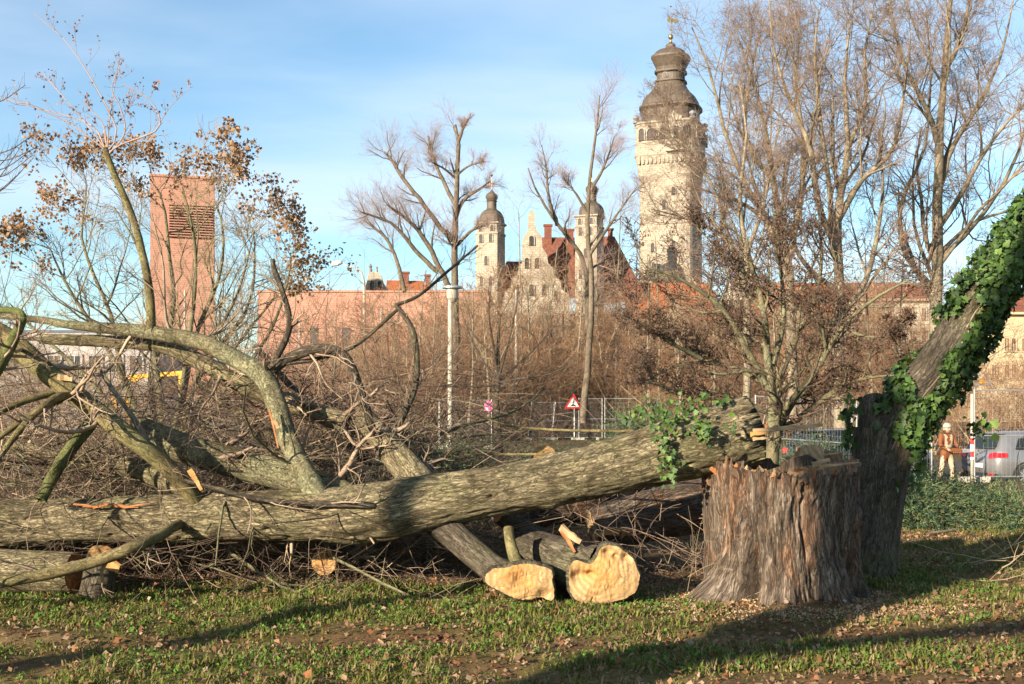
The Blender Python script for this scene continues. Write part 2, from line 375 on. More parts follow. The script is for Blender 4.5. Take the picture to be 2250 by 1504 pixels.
f=noise_tex(t,v,45,5,0.7); t.links.new(mixc(t,1.0,a.outputs[0],ramp(t,f,[(0.3,(0.45,0.45,0.45)),(0.7,(1.4,1.35,1.25))]),'MULTIPLY'),b.inputs['Base Color']); bump(t,b,f,0.8,0.008)
link('ground',me,m,kind='structure')

# asphalt lane where the cars stand
simple('asphalt',(0.075,0.07,0.065),(0.05,0.048,0.045),6,0.9,0.2)
lx=np.linspace(-40,60,90); ly=np.linspace(28.6,40,14); LX,LY=np.meshgrid(lx,ly); n_=len(lx)
ii=(np.arange(len(ly)-1)[:,None]*n_+np.arange(n_-1)[None]).ravel()
link('lane',mesh_np('lane',np.stack([LX,LY,gz(LX,LY)+0.012],-1).reshape(-1,3),[np.stack([ii,ii+1,ii+n_+1,ii+n_],-1)],True),MAT['asphalt'],kind='structure')

# ------------------------------------------------------------------ building materials
def stone(name, c1, c2, c3, bw=1.0, bh=0.45, mortar=0.02, rough=0.9, rotz=0.0, stain=0.5):
    m,t,b=base(name,rough,0.15); tc=N(t,'ShaderNodeTexCoord'); v=tc.outputs['Object']
    mv=mapping(t,v,(1,1,1),(pi/2,0,0)) if rotz==0 else mapping(t,mapping(t,v,(1,1,1),(0,0,rotz)),(1,1,1),(pi/2,0,0))
    br=N(t,'ShaderNodeTexBrick'); br.inputs['Scale'].default_value=1; br.inputs['Brick Width'].default_value=bw; br.inputs['Row Height'].default_value=bh; br.inputs['Mortar Size'].default_value=mortar
    br.inputs['Color1'].default_value=(*c1,1); br.inputs['Color2'].default_value=(*c2,1); br.inputs['Mortar'].default_value=(*c3,1); br.inputs['Bias'].default_value=-0.2
    t.links.new(mv,br.inputs['Vector'])
    f=noise_tex(t,v,0.35,6,0.65); f2=noise_tex(t,v,3,4,0.6)
    c=mixc(t,ramp(t,f,[(0.45,(0,0,0)),(0.75,(stain,)*3)]),br.outputs['Color'],c3)
    c=mixc(t,ramp(t,f2,[(0.4,(0,0,0)),(0.8,(0.35,0.35,0.35))]),c,c2)
    t.links.new(c,b.inputs['Base Color']); bump(t,b,br.outputs['Fac'],-0.4,0.05); return m
stone('limestone',(0.36,0.315,0.25),(0.275,0.24,0.188),(0.14,0.115,0.09),1.3,0.6,0.03,stain=0.6)
stone('porphyry',(0.40,0.215,0.16),(0.345,0.18,0.13),(0.23,0.12,0.088),2.4,0.42,0.035,stain=0.25)
stone('roof_tile',(0.40,0.12,0.045),(0.31,0.09,0.036),(0.15,0.05,0.028),0.6,0.4,0.03,stain=0.5)
stone('roof_dark',(0.20,0.075,0.046),(0.13,0.05,0.035),(0.08,0.035,0.03),0.6,0.4,0.03)
stone('render_beige',(0.42,0.335,0.215),(0.38,0.30,0.19),(0.28,0.22,0.14),3,1.2,0.01)
stone('render_grey',(0.34,0.32,0.31),(0.28,0.26,0.25),(0.2,0.18,0.17),3,1.2,0.01)
simple('dome_copper',(0.095,0.068,0.046),(0.045,0.037,0.03),1.2,0.6,0.4,b_str=0.3)
simple('lead',(0.22,0.21,0.20),(0.12,0.12,0.115),1.5,0.6,0.4)
simple('gold',(0.85,0.55,0.16),(0.7,0.42,0.1),2,0.25,0.5,metal=1)
simple('void_dark',(0.035,0.028,0.025),(0.02,0.018,0.018),2,0.6,0.3)
simple('glass_dark',(0.05,0.055,0.065),(0.03,0.033,0.04),1,0.08,0.6)
simple('window_brown',(0.16,0.085,0.06),(0.11,0.06,0.045),2,0.35,0.4)

def poly_px(pts, d): return np.array([P(x,y,d) for x,y in pts])
def arch(c, u, n, wd, ht, depth, frame=0.25):
    """arched window: frame mesh and pane mesh in the plane spanned by u and z, facing n"""
    u=np.asarray(u,float); n=np.asarray(n,float); z=np.array([0,0,1.0]); c=np.asarray(c,float)
    def outline(w_,h_):
        pts=[(-w_/2,0),(w_/2,0)]+[(w_/2*cos(a),h_-w_/2+w_/2*sin(a)) for a in np.linspace(0,pi,7)]
        return [c+u*p+z*q for p,q in pts]
    pane=MB().prism([p+n*0.06 for p in outline(wd,ht)], n*0.05)
    o,i=outline(wd+2*frame,ht+frame),outline(wd,ht); k=len(o); fr=MB()
    V=np.vstack([np.array(i)+n*0.0,np.array(o)+n*0.0,np.array(i)+n*depth,np.array(o)+n*depth])
    fs=[]
    for a_ in range(k):
        b_=(a_+1)%k
        fs+=[[2*k+a_,2*k+b_,3*k+b_,3*k+a_],[a_,b_,2*k+b_,2*k+a_],[k+a_,k+b_,3*k+b_,3*k+a_]]
    fr.add(V,fs); return fr,pane
def window(parent, c, u, n, wd, ht, depth=0.3, frame=0.25, fm='limestone', pm='void_dark'):
    fr,pn=arch(c,u,n,wd,ht,depth,frame); w_=fr.obj('window',MAT[fm],parent)
    pn.obj('pane',MAT[pm],w_) if parent.parent is None else pn.obj('pane',MAT[pm],parent)
    return w_

# ------------------------------------------------------------------ town hall
D=335.0; s_=D/F
town=thing('town_hall',(PX(1330,D),D,0),'pale limestone town hall with tall domed tower, turrets, gables and orange roofs','building')
tw=thing('tower',(PX(1474,D),D,0),None,None); tw.parent=town; tw.matrix_parent_inverse=pinv(town)
tc_=np.array([PX(1474,D),D,0.0]); th=radians(21)
prof=[(8.2,-2),(8.1,PZ(800,D)),(7.9,PZ(640,D)),(7.75,PZ(480,D)),(7.7,PZ(402,D)),(8.05,PZ(395,D)),(8.05,PZ(388,D)),(8.3,PZ(372,D)),(8.75,PZ(356,D)),(9.05,PZ(352,D)),(9.05,PZ(346,D)),(8.7,PZ(345,D)),(8.7,PZ(285,D)),(9.0,PZ(283,D)),(9.0,PZ(279,D)),(7.9,PZ(278,D))]
MB().lathe(prof,(tc_[0],tc_[1],0),64,7.0,-th).obj('tower_shaft',MAT['limestone'],tw)
nf=np.array([-sin(th),-cos(th),0]); uf=np.array([cos(th),-sin(th),0]); nr=uf.copy(); ur=-nf
for q in (-6.2,-3.3,0.2,3.6,6.2):
    wd=2.6 if q in (-3.3,0.2) else 1.5
    window(tw,tc_+uf*q+nf*8.68+np.array([0,0,PZ(320,D)]),uf,nf,wd,3.3,0.35,0.3)
    window(tw,tc_+ur*q+nr*8.68+np.array([0,0,PZ(320,D)]),ur,nr,wd,3.3,0.35,0.3)
for q,yy,hh in ((-3.5,372,1.6),(0,372,1.6),(3.5,372,1.6),(0,470,2.6),(-3.2,560,2.4),(2.8,560,2.4),(2.6,440,2.2),(-3,600,2.2)):
    if yy==372: continue
    window(tw,tc_+uf*q+nf*(7.7+(yy-400)*0.001)+np.array([0,0,PZ(yy,D)]),uf,nf,1.0,hh,0.3,0.25)
# balcony balustrade and corbels below the arcade
for k,q in enumerate(np.linspace(1.6,5.4,9)):
    MB().lathe([(0.17,0),(0.24,0.5),(0.13,0.9),(0.2,1.3)],tuple(tc_+uf*q+nf*9.5+np.array([0,0,PZ(344,D)])),6).obj('baluster',MAT['limestone'],tw)
MB().box(tc_+uf*3.5+nf*9.3+np.array([0,0,PZ(347,D)]),(5.2,2.0,0.5),np.stack([uf,-nf,[0,0,1]],1)).box(tc_+uf*3.5+nf*9.5+np.array([0,0,PZ(344,D)+1.45]),(5.0,0.5,0.25),np.stack([uf,-nf,[0,0,1]],1)).obj('balcony',MAT['limestone'],tw)
for q in np.linspace(-7,7,13):
    for (u_,n_v) in ((uf,nf),(ur,nr)):
        MB().box(tc_+u_*q+n_v*8.35+np.array([0,0,PZ(362,D)]),(0.55,0.9,2.2),np.stack([u_,-n_v,[0,0,1]],1)).obj('corbel',MAT['limestone'],tw)
# roof platform urns
for sx in (-1,1):
    for sy in (-1,1):
        MB().lathe([(0.9,0),(0.9,0.5),(0.5,0.7),(0.95,1.3),(0.9,1.8),(0.3,2.2)],tuple(tc_+uf*sx*8.0+nf*sy*8.0+np.array([0,0,PZ(280,D)])),8).obj('urn',MAT['lead'],tw)
dp=[(60,284),(60,250),(66,244),(66,240),(61,237),(58,226),(53,217),(44,208),(37,199),(33,191),(31,186),(34,184),(34,181),(29,180),(29,166),(34,163),(34,159),(30,157),(31,152),(34,146),(38,137),(41,131),(41,127),(37,125),(32,118),(24,112),(13,108),(10,104),(10,100),(7,97),(2,95)]
MB().lathe([(r*s_,PZ(y,D)) for r,y in dp],(tc_[0],tc_[1],0),32,3.2,-th).obj('dome',MAT['dome_copper'],tw,smooth=False)
for k in range(8):
    a=k/8*2*pi+0.2; dirv=np.array([cos(a),sin(a),0]); uu=np.array([-sin(a),cos(a),0])
    fr,pn=arch(tc_+dirv*29.0*s_*0.98+np.array([0,0,PZ(178,D)]),uu,dirv,1.3,1.5,0.25,0.2); fr.obj('lantern_window',MAT['lead'],tw); pn.obj('lantern_pane',MAT['void_dark'],tw)
pr=[tc_+uf*q+nf*8.0+np.array([0,0,z]) for q,z in ((0.2,PZ(284,D)),(5.0,PZ(284,D)),(5.0,PZ(272,D)),(3.6,PZ(267,D)),(2.6,PZ(258,D)),(1.6,PZ(267,D)),(0.2,PZ(272,D)))]
MB().prism(pr,-nf*1.5).obj('dormer_gable',MAT['limestone'],tw)
fb=MB(); fb.lathe([(0.1,0),(0.62,0.3),(0.8,0.8),(0.62,1.3),(0.1,1.6)],(tc_[0],tc_[1],PZ(88,D)),12); fb.lathe([(0.5,0),(0.2,0.8),(0.12,1.4)],(tc_[0],tc_[1],PZ(95,D)),8); fb.obj('finial_ball',MAT['gold'],tw,smooth=True)
MB().tube([(tc_[0],tc_[1],PZ(82,D)),(tc_[0],tc_[1],PZ(16,D))],[0.18,0.07],6).obj('mast',MAT['lead'],tw)
vb=MB(); bx,bz=tc_[0],PZ(45,D)
vb.prism([(bx-1.0,D,bz),(bx-0.5,D,bz-0.6),(bx+0.6,D,bz-0.5),(bx+1.4,D,bz-0.9),(bx+2.4,D,bz-0.3),(bx+1.7,D,bz+0.2),(bx+0.9,D,bz+0.5),(bx+0.1,D,bz+0.4),(bx-0.3,D,bz+1.1),(bx-0.9,D,bz+0.9)],(0,0.15,0))
vb.obj('weather_vane',MAT['gold'],tw); MB().lathe([(0.05,0),(0.3,0.25),(0.05,0.5)],(bx,D,PZ(17,D)),8).obj('mast_star',MAT['gold'],tw)

def turret(x0,x1,xs,ytop,ycent,d,dome_px,name):
    """square stair turret: lit front x0..x1, shaded side to xs"""
    t_=thing(name,(PX((x0+xs)/2,d),d,0),None,None); t_.parent=town; t_.matrix_parent_inverse=pinv(town)
    wd=(x1-x0)*d/F; sd_=(xs-x1)*d/F; a=math.atan2(sd_,wd); S=math.hypot(wd,sd_)
    c=np.array([PX((x0+xs)/2,d),d+S*0.5,0.0]); u=np.array([cos(a),-sin(a),0]); n=np.array([-sin(a),-cos(a),0])
    hz=PZ(ytop,d)
    MB().lathe([(S/2,-1),(S/2,hz-3.2),(S/2*1.06,hz-3.0),(S/2*1.06,hz-2.6),(S/2*0.97,hz-2.5),(S/2*0.97,hz-0.6),(S/2*1.12,hz-0.3),(S/2*1.12,hz)],(c[0],c[1],0),40,9,-a).obj('turret_shaft',MAT['limestone'],t_)
    u_=d/F
    MB().lathe([(r*u_,PZ(y,d)) for r,y in dome_px],(PX(ycent,d),c[1],0),24,3,-a).obj('turret_dome',MAT['dome_copper'],t_)
    MB().tube([(PX(ycent,d),c[1],PZ(dome_px[-1][1],d)),(PX(ycent,d),c[1],PZ(dome_px[-1][1]-26,d))],[0.12,0.05],5).lathe([(0.05,0),(0.4,0.4),(0.05,0.8)],(PX(ycent,d),c[1],PZ(dome_px[-1][1]-28,d)),8).obj('turret_finial',MAT['gold'],t_)
    for k,(q,yy) in enumerate(((-0.22,ytop+45),(0.2,ytop+45),(0,ytop+95),(-0.2,ytop+140),(0.2,ytop+140),(0,ytop+190))):
        window(t_,c+u*q*S+n*(S/2*0.985)+np.array([0,0,PZ(yy,d)]),u,n,0.9,2.4,0.25,0.22)
    for q in (-0.25,0.25):
        window(t_,c+u*q*S+n*(S/2*0.955)+np.array([0,0,hz-2.3]),u,n,0.8,1.5,0.25,0.2)
    return t_
turret(1043,1094,1112,488,1080,300,[(28,489),(27,486),(26,478),(24,470),(19,462),(12,457),(10,454),(10,440),(12,438),(10,436),(12,432),(13,428),(11,423),(6,419),(2,415),(0.6,412)],'turret')
turret(1262,1312,1332,472,1302,296,[(29,473),(27,470),(26,460),(24,452),(19,446),(12,441),(10,438),(10,424),(12,422),(10,420),(12,416),(13,411),(11,406),(6,402),(2,398),(0.6,395)],'turret')

def gable(px, d, th_=1.2, mat='limestone', wins=(), name='gable'):
    g=thing(name,(PX(px[0][0],d),d,0),None,None); g.parent=town; g.matrix_parent_inverse=pinv(town)
    MB().prism(poly_px(px,d),(0,th_,0)).obj('gable_wall',MAT[mat],g)
    for (x,y,wd,ht) in wins: window(g,P(x,y,d),np.array([1.0,0,0]),np.array([0,-1.0,0]),wd,ht,0.3,0.25)
    return g
gable([(1098,960),(1098,690),(1110,640),(1122,632),(1124,612),(1136,606),(1140,585),(1147,578),(1146,545),(1150,520),(1158,512),(1161,490),(1160,470),(1168,462),(1176,470),(1175,490),(1180,508),(1190,518),(1192,545),(1202,560),(1204,578),(1216,590),(1218,606),(1232,618),(1234,636),(1252,650),(1252,960)],299,1.5,
      wins=[(1168,540,1.2,2.4),(1158,590,1.1,2.6),(1180,590,1.1,2.6),(1140,650,1.2,2.8),(1168,650,1.2,2.8),(1196,650,1.2,2.8),(1222,660,1.0,2.4),(1125,720,1.2,3),(1155,720,1.2,3),(1185,720,1.2,3),(1215,720,1.2,3)])
gable([(800,960),(800,640),(806,620),(808,606),(814,598),(828,598),(838,606),(842,622),(852,636),(852,960)],290,1.2,wins=[(818,640,1.0,2.4),(834,640,1.0,2.4)])
fg=MB()
for x,y0,y1,r in ((814,602,580,0.45),(828,602,584,0.28)):
    b0,b1=P(x,y0,290.5),P(x,y1,290.5); fg.lathe([(r*0.9,0),(r,(b1-b0)[2]*0.4),(r*0.6,(b1-b0)[2]*0.55),(r*1.1,(b1-b0)[2]*0.75),(r*0.5,(b1-b0)[2]*0.85),(r*0.55,(b1-b0)[2]*0.95),(0.05,(b1-b0)[2])],tuple(b0),8)
fg.obj('gable_statue',MAT['lead'],town)
gable([(1588,960),(1588,650),(1596,640),(1598,618),(1604,610),(1606,585),(1612,578),(1616,566),(1622,578),(1632,590),(1634,612),(1642,622),(1646,650),(1660,960)],310,1.2,wins=[(1616,625,1.2,2.6),(1606,680,1.1,2.6),(1630,680,1.1,2.6)])
gable([(1452,960),(1452,706),(1462,690),(1468,676),(1478,664),(1484,658),(1490,664),(1502,680),(1508,696),(1516,706),(1516,960)],288,1.0,wins=[(1474,716,1.1,2.4),(1492,716,1.1,2.4),(1484,690,0.9,1.8)])
gable([(1700,960),(1700,690),(1722,660),(1732,640),(1742,660),(1764,690),(1764,960)],305,1.0,wins=[(1724,700,1.1,2.4),(1742,700,1.1,2.4)])
def roof(px0, d0, px1, d1, mat, name='roof'):
    """sloping roof slab between a lower edge (px0 at d0) and a ridge (px1 at d1)"""
    a=poly_px(px0,d0); b_=poly_px(px1,d1); return MB().prism(np.vstack([a,b_[::-1]]),(0,0.1,-0.6)).obj(name,MAT[mat],town)
roof([(1188,650),(1275,650)],301,[(1188,522),(1262,522)],312,'roof_dark')
roof([(1100,640),(1150,640)],302,[(1112,575),(1150,575)],312,'roof_dark')
roof([(1318,660),(1425,660)],300,[(1318,520),(1350,520)],312,'roof_dark')
roof([(1375,700),(1590,700)],290,[(1375,622),(1560,622)],312,'roof_tile')
roof([(1640,690),(1960,690)],306,[(1640,622),(1960,622)],320,'roof_tile')
roof([(846,660),(950,660)],292,[(850,616),(930,618)],304,'roof_tile')
for x0,x1,y0,d in ((1196,1212,496,311),(1242,1260,506,309),(1336,1346,505,311),(886,898,600,302),(935,944,606,302)):
    MB().box(P((x0+x1)/2,y0+30,d),((x1-x0)*d/F,1.2,60*d/F)).box(P((x0+x1)/2,y0,d),((x1-x0)*d/F+0.5,1.7,0.5)).obj('chimney',MAT['roof_dark'],town)
wl=MB(); zf=PZ(690,303); wl.box((PX(1315,303),304,zf/2),((1590-1040)*303/F,1.2,zf)); wl.obj('facade',MAT['limestone'],town)
wl=MB(); zf=PZ(690,317); wl.box((PX(1780,317),318,zf/2),(370*317/F,1.2,zf)); wl.obj('facade',MAT['limestone'],town)
for x in range(1265,1560,22):
    if 1450<x<1520: continue
    for y in (712,752,792): window(town,P(x,y,302.5)+np.array([0,0.8,0]),np.array([1.0,0,0]),np.array([0,-1.0,0]),1.3,2.6,0.5,0.3)
for x in range(1670,1960,24):
    if 1695<x<1770: continue
    for y in (722,765): window(town,P(x,y,316.6)+np.array([0,0.7,0]),np.array([1.0,0,0]),np.array([0,-1.0,0]),1.3,2.6,0.5,0.3)
fp=thing('flag',tuple(P(1605,650,309)),'small blue flag on a pole before the right-hand stone gable','flag')
simple('flag_blue',(0.05,0.06,0.45),(0.04,0.05,0.35),2); simple('pole_grey',(0.5,0.5,0.48),(0.4,0.4,0.38),2,0.5,0.4,metal=0.3)
MB().tube([P(1603,650,309),P(1603,586,309)],0.09,6).obj('pole',MAT['pole_grey'],fp)
fl=[]
for k in range(9):
    t=k/8; fl.append(P(1604+11*t+2*sin(t*6),596+6*t,309)+np.array([0,0.3*sin(t*7),0]))
fv=[]
for p in fl: fv+= [p, p-np.array([0.2,0,2.6])]
link('cloth',mesh_np('cloth',np.array(fv),[np.array([[2*k,2*k+2,2*k+3,2*k+1] for k in range(8)])],True),MAT['flag_blue'],fp)

# ------------------------------------------------------------------ pink church: tower with louvres, long nave
D2=240.0
ct=thing('church_tower',(PX(400,D2),D2,0),'tall square pink stone bell tower with slatted louvres behind the leafy bush','tower')
x0,x1=PX(333,D2),PX(470,D2); zt=PZ(391,D2); wd=x1-x0
MB().box(((x0+x1)/2,D2+wd/2,zt/2-1),(wd,wd,zt+2)).obj('tower_wall',MAT['porphyry'],ct)
MB().box(((x0+x1)/2,D2+wd/2,zt+0.25),(wd+0.4,wd+0.4,0.5)).obj('parapet',MAT['porphyry'],ct)
lx0,lx1=PX(373,D2),PX(466,D2); lz0,lz1=PZ(524,D2),PZ(449,D2)
MB().box(((lx0+lx1)/2,D2-0.03,(lz0+lz1)/2),(lx1-lx0,0.1,lz1-lz0)).obj('louvre_recess',MAT['void_dark'],ct)
sl_me=None
for k in range(13):
    z=lz0+(k+0.5)*(lz1-lz0)/13; c_=((lx0+lx1)/2,D2-0.32,z)
    if sl_me is None:
        sl_me=MB().box((0,0,0),(lx1-lx0,0.55,0.2),Matrix.Rotation(radians(-18),3,'X')).mesh('slat')
    o=link('slat',sl_me,MAT['porphyry']); o.location=c_; o.parent=ct; o.matrix_parent_inverse=pinv(ct)
ct.rotation_euler=(0,0,radians(15.6))
nv=thing('church_nave',(PX(800,D2),D2,0),'long flat-topped pink stone church hall left of the town hall','church')
nx0,nx1=PX(566,D2-5),PX(1075,D2-5); nz=PZ(643,D2-5)
MB().box(((nx0+nx1)/2,D2+8,nz/2-1),(nx1-nx0,26,nz+2)).obj('nave_wall',MAT['porphyry'],nv)
MB().box(((nx0+nx1)/2,D2+8,nz+0.2),(nx1-nx0+0.5,26.5,0.4)).obj('coping',MAT['porphyry'],nv)
for x in (690,760,905,960,1010):
    MB().box((PX(x,D2-5),D2-5.05,PZ(770,D2-5)),(1.6,0.2,9)).obj('slit_window',MAT['glass_dark'],nv)
MB().box((PX(510,D2+5),D2+15,PZ(880,D2)+2),((640-440)*D2/F,12,9)).obj('low_wing',MAT['porphyry'],nv)

# ------------------------------------------------------------------ beige block at the right edge, grey hall at the left
def block(name,label,d,px0,px1,ytop,mat,rmat,rows,cols,wpx,hpx,pm='window_brown',roof_h=3.0,cat='building'):
    b_=thing(name,(PX((px0+px1)/2,d),d,0),label,cat); xa,xb,zt=PX(px0,d),PX(px1,d),PZ(ytop,d)
    MB().box(((xa+xb)/2,d+5,zt/2-0.5),(xb-xa,10,zt+1)).obj('wall',MAT[mat],b_)
    MB().box(((xa+xb)/2,d+4.8,zt+0.15),(xb-xa+0.8,10.9,0.3)).obj('cornice',MAT[mat],b_)
    MB().prism([(xa-0.3,d-0.6,zt+0.3),(xa-0.3,d+10.6,zt+0.3),(xa-0.3,d+7,zt+roof_h),(xa-0.3,d+3,zt+roof_h)],(xb-xa+0.6,0,0)).obj('roof',MAT[rmat],b_)
    for y in rows:
        for x in cols:
            c=P(x,y,d); w_,h_=wpx*d/F,hpx*d/F
            f_=MB()
            for dx_,dz_,sx_,sz_ in ((0,h_/2+0.08,w_+0.32,0.16),(0,-h_/2-0.08,w_+0.4,0.16),(-w_/2-0.08,0,0.16,h_),(w_/2+0.08,0,0.16,h_),(0,0,0.08,h_)):
                f_.box((c[0]+dx_,d-0.06,c[2]+dz_),(sx_,0.16,sz_))
            wo=f_.obj('window',MAT[mat],b_); MB().box((c[0],d-0.015,c[2]),(w_,0.05,h_)).obj('pane',MAT[pm],wo)
    return b_
block('apartment_block','beige plastered block with brown paired windows at the right edge',150,2150,2520,692,'render_beige','roof_dark',(758,816),(2184,2212,2227,2250,2275,2300,2340,2370,2400),9,27)
block('pale_block','pale ochre house seen through the twigs behind the shrub',170,1890,2050,662,'limestone','roof_dark',(690,740,790),(1905,1930,1955,1980,2005,2030),9,24)
block('grey_hall','low grey hall with a flat roof behind the felled branches on the left',95,-260,330,742,'render_grey','lead',(800,),tuple(range(-240,330,45)),26,34,'glass_dark',0.8)
# flat white canopy seen over the fence
kb=thing('kiosk',(PX(1268,80),80,0),'low kiosk with flat white roof fascia behind the warning sign','kiosk')
simple('white_paint',(0.78,0.77,0.74),(0.68,0.67,0.64),2,0.5,0.4)
ka,kz=PX(1192,80),PX(1345,80)
MB().box(((ka+kz)/2,82,PZ(818,80)),(kz-ka,4.4,0.55)).obj('roof_fascia',MAT['white_paint'],kb)
MB().box(((ka+kz)/2,82,PZ(825,80)/2),(kz-ka-0.6,3.6,PZ(827,80))).obj('wall',MAT['window_brown'],kb)
for x in (1215,1240,1300,1325): MB().box((PX(x,80),80.12,PZ(850,80)),(0.55,0.1,0.9)).obj('window_pane',MAT['glass_dark'],kb)

# ------------------------------------------------------------------ trees behind
def ptree(name, label, cat, limbs, levels, tmat, cmat, base_d, group=None, K=14, sides=10, extra=None, split=1, thin=1.0):
    """limbs: [(pixel path, d0, d1, r0, r1)]; levels: kwargs for sprout, fine ones go to the crown"""
    L=[limbpx(*l[:3],l[3]*0.85*thin,l[4]*0.45*thin,K=K) for l in limbs]; Pt,R=stack(L)
    Pt=Pt+fbm(Pt*1.3,5,2)[...,None]*R[...,None]*0.8
    b=Pt[0,0]; t_=thing(name,(b[0],b[1],float(gz(b[0],b[1]))),label,cat,group)
    ts=[(Pt,R,sides)]; cs=[]; p,r=Pt,R
    for i,kw in enumerate(levels):
        kw=dict(kw); S=kw.pop('S',3); p,r=sprout(p,r,**kw)
        (ts if i<split else cs).append((p,r,S))
        if i==0: pass
    link('trunk',tubes_mesh('trunk',ts),MAT[tmat],t_)
    if cs: link('crown',tubes_mesh('crown',cs),MAT[cmat],t_)
    return t_, (p,r)
big=[dict(n=11,tr=(0.22,1),ang=(25,55),lf=(0.22,0.45),K=7,wob=0.13,up=0.10,rf=0.5,S=5,rmin=0.016),
     dict(n=9,tr=(0.15,1),ang=(30,60),lf=(0.3,0.6),K=6,wob=0.17,up=0.06,rf=0.55,S=3,rmin=0.010),
     dict(n=8,tr=(0.15,1),ang=(30,65),lf=(0.35,0.65),K=4,wob=0.2,up=0.04,rf=0.6,S=3,rmin=0.005),
     dict(n=2.8,tr=(0.3,1),ang=(25,60),lf=(0.45,0.75),K=2,wob=0.2,up=0.03,rf=0.7,S=3,rmin=0.005)]
ptree('bare_tree','tall pale-barked bare tree rising right of the stump beside the ivied trunk','tree',
  [([(2062,930),(2058,700),(2062,430),(2068,250),(2085,40),(2100,-120)],46,46,19,5),
   ([(2060,640),(2000,580),(1975,500),(1990,420),(2030,330),(2045,180),(2035,20)],46,47.5,8,3),
   ([(2063,500),(2110,430),(2160,340),(2230,250),(2330,160)],46,44.5,8,3),
   ([(2064,420),(2090,330),(2150,230),(2200,120),(2230,-20)],46,47.5,8,3),
   ([(2060,560),(2140,490),(2230,460),(2330,430)],46,47,6,2),
   ([(2066,330),(2040,250),(1990,150),(1960,40),(1940,-80)],46,45,8,3),
   ([(2075,160),(2110,90),(2130,0),(2140,-90)],46,46.5,7,3)],big,'bark_pale','twig_red',46)
ptree('bare_tree','bare many-stemmed tree with reddish twigs directly behind the big stump','tree',
  [([(1848,940),(1845,800),(1842,620),(1840,480),(1862,330),(1855,180),(1870,40)],42,42,18,4),
   ([(1842,560),(1800,450),(1780,330),(1735,220),(1700,110),(1690,0)],42,43,10,3),
   ([(1845,480),(1890,400),(1960,330),(1985,210),(2000,90)],42,41,9,3),
   ([(1843,640),(1790,600),(1745,540),(1720,450),(1725,350)],42,41,8,3),
   ([(1845,700),(1900,620),(1930,500),(1940,400),(1930,280)],42,43.5,9,3),
   ([(1860,330),(1900,230),(1900,120),(1920,10)],42,42.5,7,3),
   ([(1842,600),(1820,400),(1800,250),(1790,120),(1800,20)],42,41.5,8,3)],big,'bark_pale','twig_red',42)
ptree('bare_tree','bare tree with dense twigs reaching in front of the tall domed tower','tree',
  [([(1742,930),(1740,760),(1735,600),(1710,470),(1690,330),(1660,200),(1620,80)],48,48,15,4),
   ([(1735,620),(1690,500),(1630,390),(1590,280),(1560,160),(1520,60)],48,47,9,3),
   ([(1738,560),(1760,430),(1765,300),(1750,180),(1760,60)],48,49,9,3),
   ([(1720,520),(1650,460),(1580,430),(1520,410)],48,47,7,2),
   ([(1700,400),(1640,300),(1650,160),(1680,40)],48,49,7,3),
   ([(1738,680),(1650,600),(1590,520),(1500,480),(1430,460)],48,46.5,8,2)],big,'bark_pale','twig_red',48)
ptree('bare_tree','slim bare tree with thin twigs growing in front of the tower base','tree',
  [([(1640,930),(1642,760),(1640,580),(1625,440),(1640,300),(1625,180)],38,38,11,3),
   ([(1641,640),(1600,520),(1570,420),(1520,340),(1460,290)],38,37,6,2),
   ([(1641,560),(1680,440),(1700,330),(1720,250)],38,39,6,2)],big,'bark_pale','twig_red',38)
# pollarded tree with blunt limbs
pol=[dict(n=10,tr=(0.35,1),ang=(15,60),lf=(0.2,0.42),K=6,wob=0.18,up=0.12,rf=0.5,S=4,rmin=0.012,tpow=0.8,lmax=1.7),
     dict(n=13,tr=(0.1,1),ang=(20,65),lf=(0.6,1.1),K=4,wob=0.14,up=0.12,rf=0.3,S=3,rmin=0.004,lmax=2.0),
     dict(n=7,tr=(0.15,1),ang=(20,55),lf=(0.4,0.8),K=2,wob=0.14,up=0.10,rf=0.6,S=3,rmin=0.003,lmax=1.2)]
ptree('pollard_tree','pollarded bare tree with blunt knobbly limbs above the pink church hall','tree',
  [([(1003,900),(1000,640),(998,520),(1003,400),(1008,310),(1000,275)],60,60,15,9),
   ([(985,640),(940,540),(890,480),(850,450)],60,59,11,6),
   ([(992,530),(945,470),(890,400),(860,350),(845,335)],60,61,10,7),
   ([(960,600),(905,545),(870,500),(830,478),(797,468)],60,58.5,9,5),
   ([(998,450),(970,390),(950,340),(940,300)],60,60.8,8,6),
   ([(1003,540),(1040,505),(1075,495)],60,59,7,4),
   ([(1000,480),(1020,440),(1055,415),(1078,398)],60,61,8,5),
   ([(1004,385),(1030,365),(1062,355)],60,59.2,5,4),
   ([(1000,392),(975,370),(950,358)],60,59.2,5,4),
   ([(1008,310),(1018,280),(1030,262)],60,60.2,7,6),
   ([(890,640),(860,540),(820,500),(800,485)],60,62,8,4)],pol,'bark_grey','twig_pink',60,thin=0.72)
ptree('bare_tree','bare forked young tree standing between the gable and the right turret','tree',
  [([(1275,930),(1290,760),(1288,600),(1250,520),(1215,480),(1180,420),(1160,370)],66,66,9,2.5),
   ([(1225,495),(1205,430),(1200,370),(1190,320)],66,66.5,5,2)],pol,'bark_grey','twig_pink',66)
ptree('bare_tree','bare slender tree standing right in front of the right turret','tree',
  [([(1282,930),(1292,800),(1300,640),(1290,480),(1298,380),(1312,270),(1318,210)],58,58,10,2.5),
   ([(1298,420),(1330,360),(1350,300)],58,58.5,5,2),([(1292,470),(1260,420),(1235,390)],58,57.5,4,2),([(1296,560),(1350,480),(1400,410)],58,57,5,2)],pol,'bark_grey','twig_pink',58)
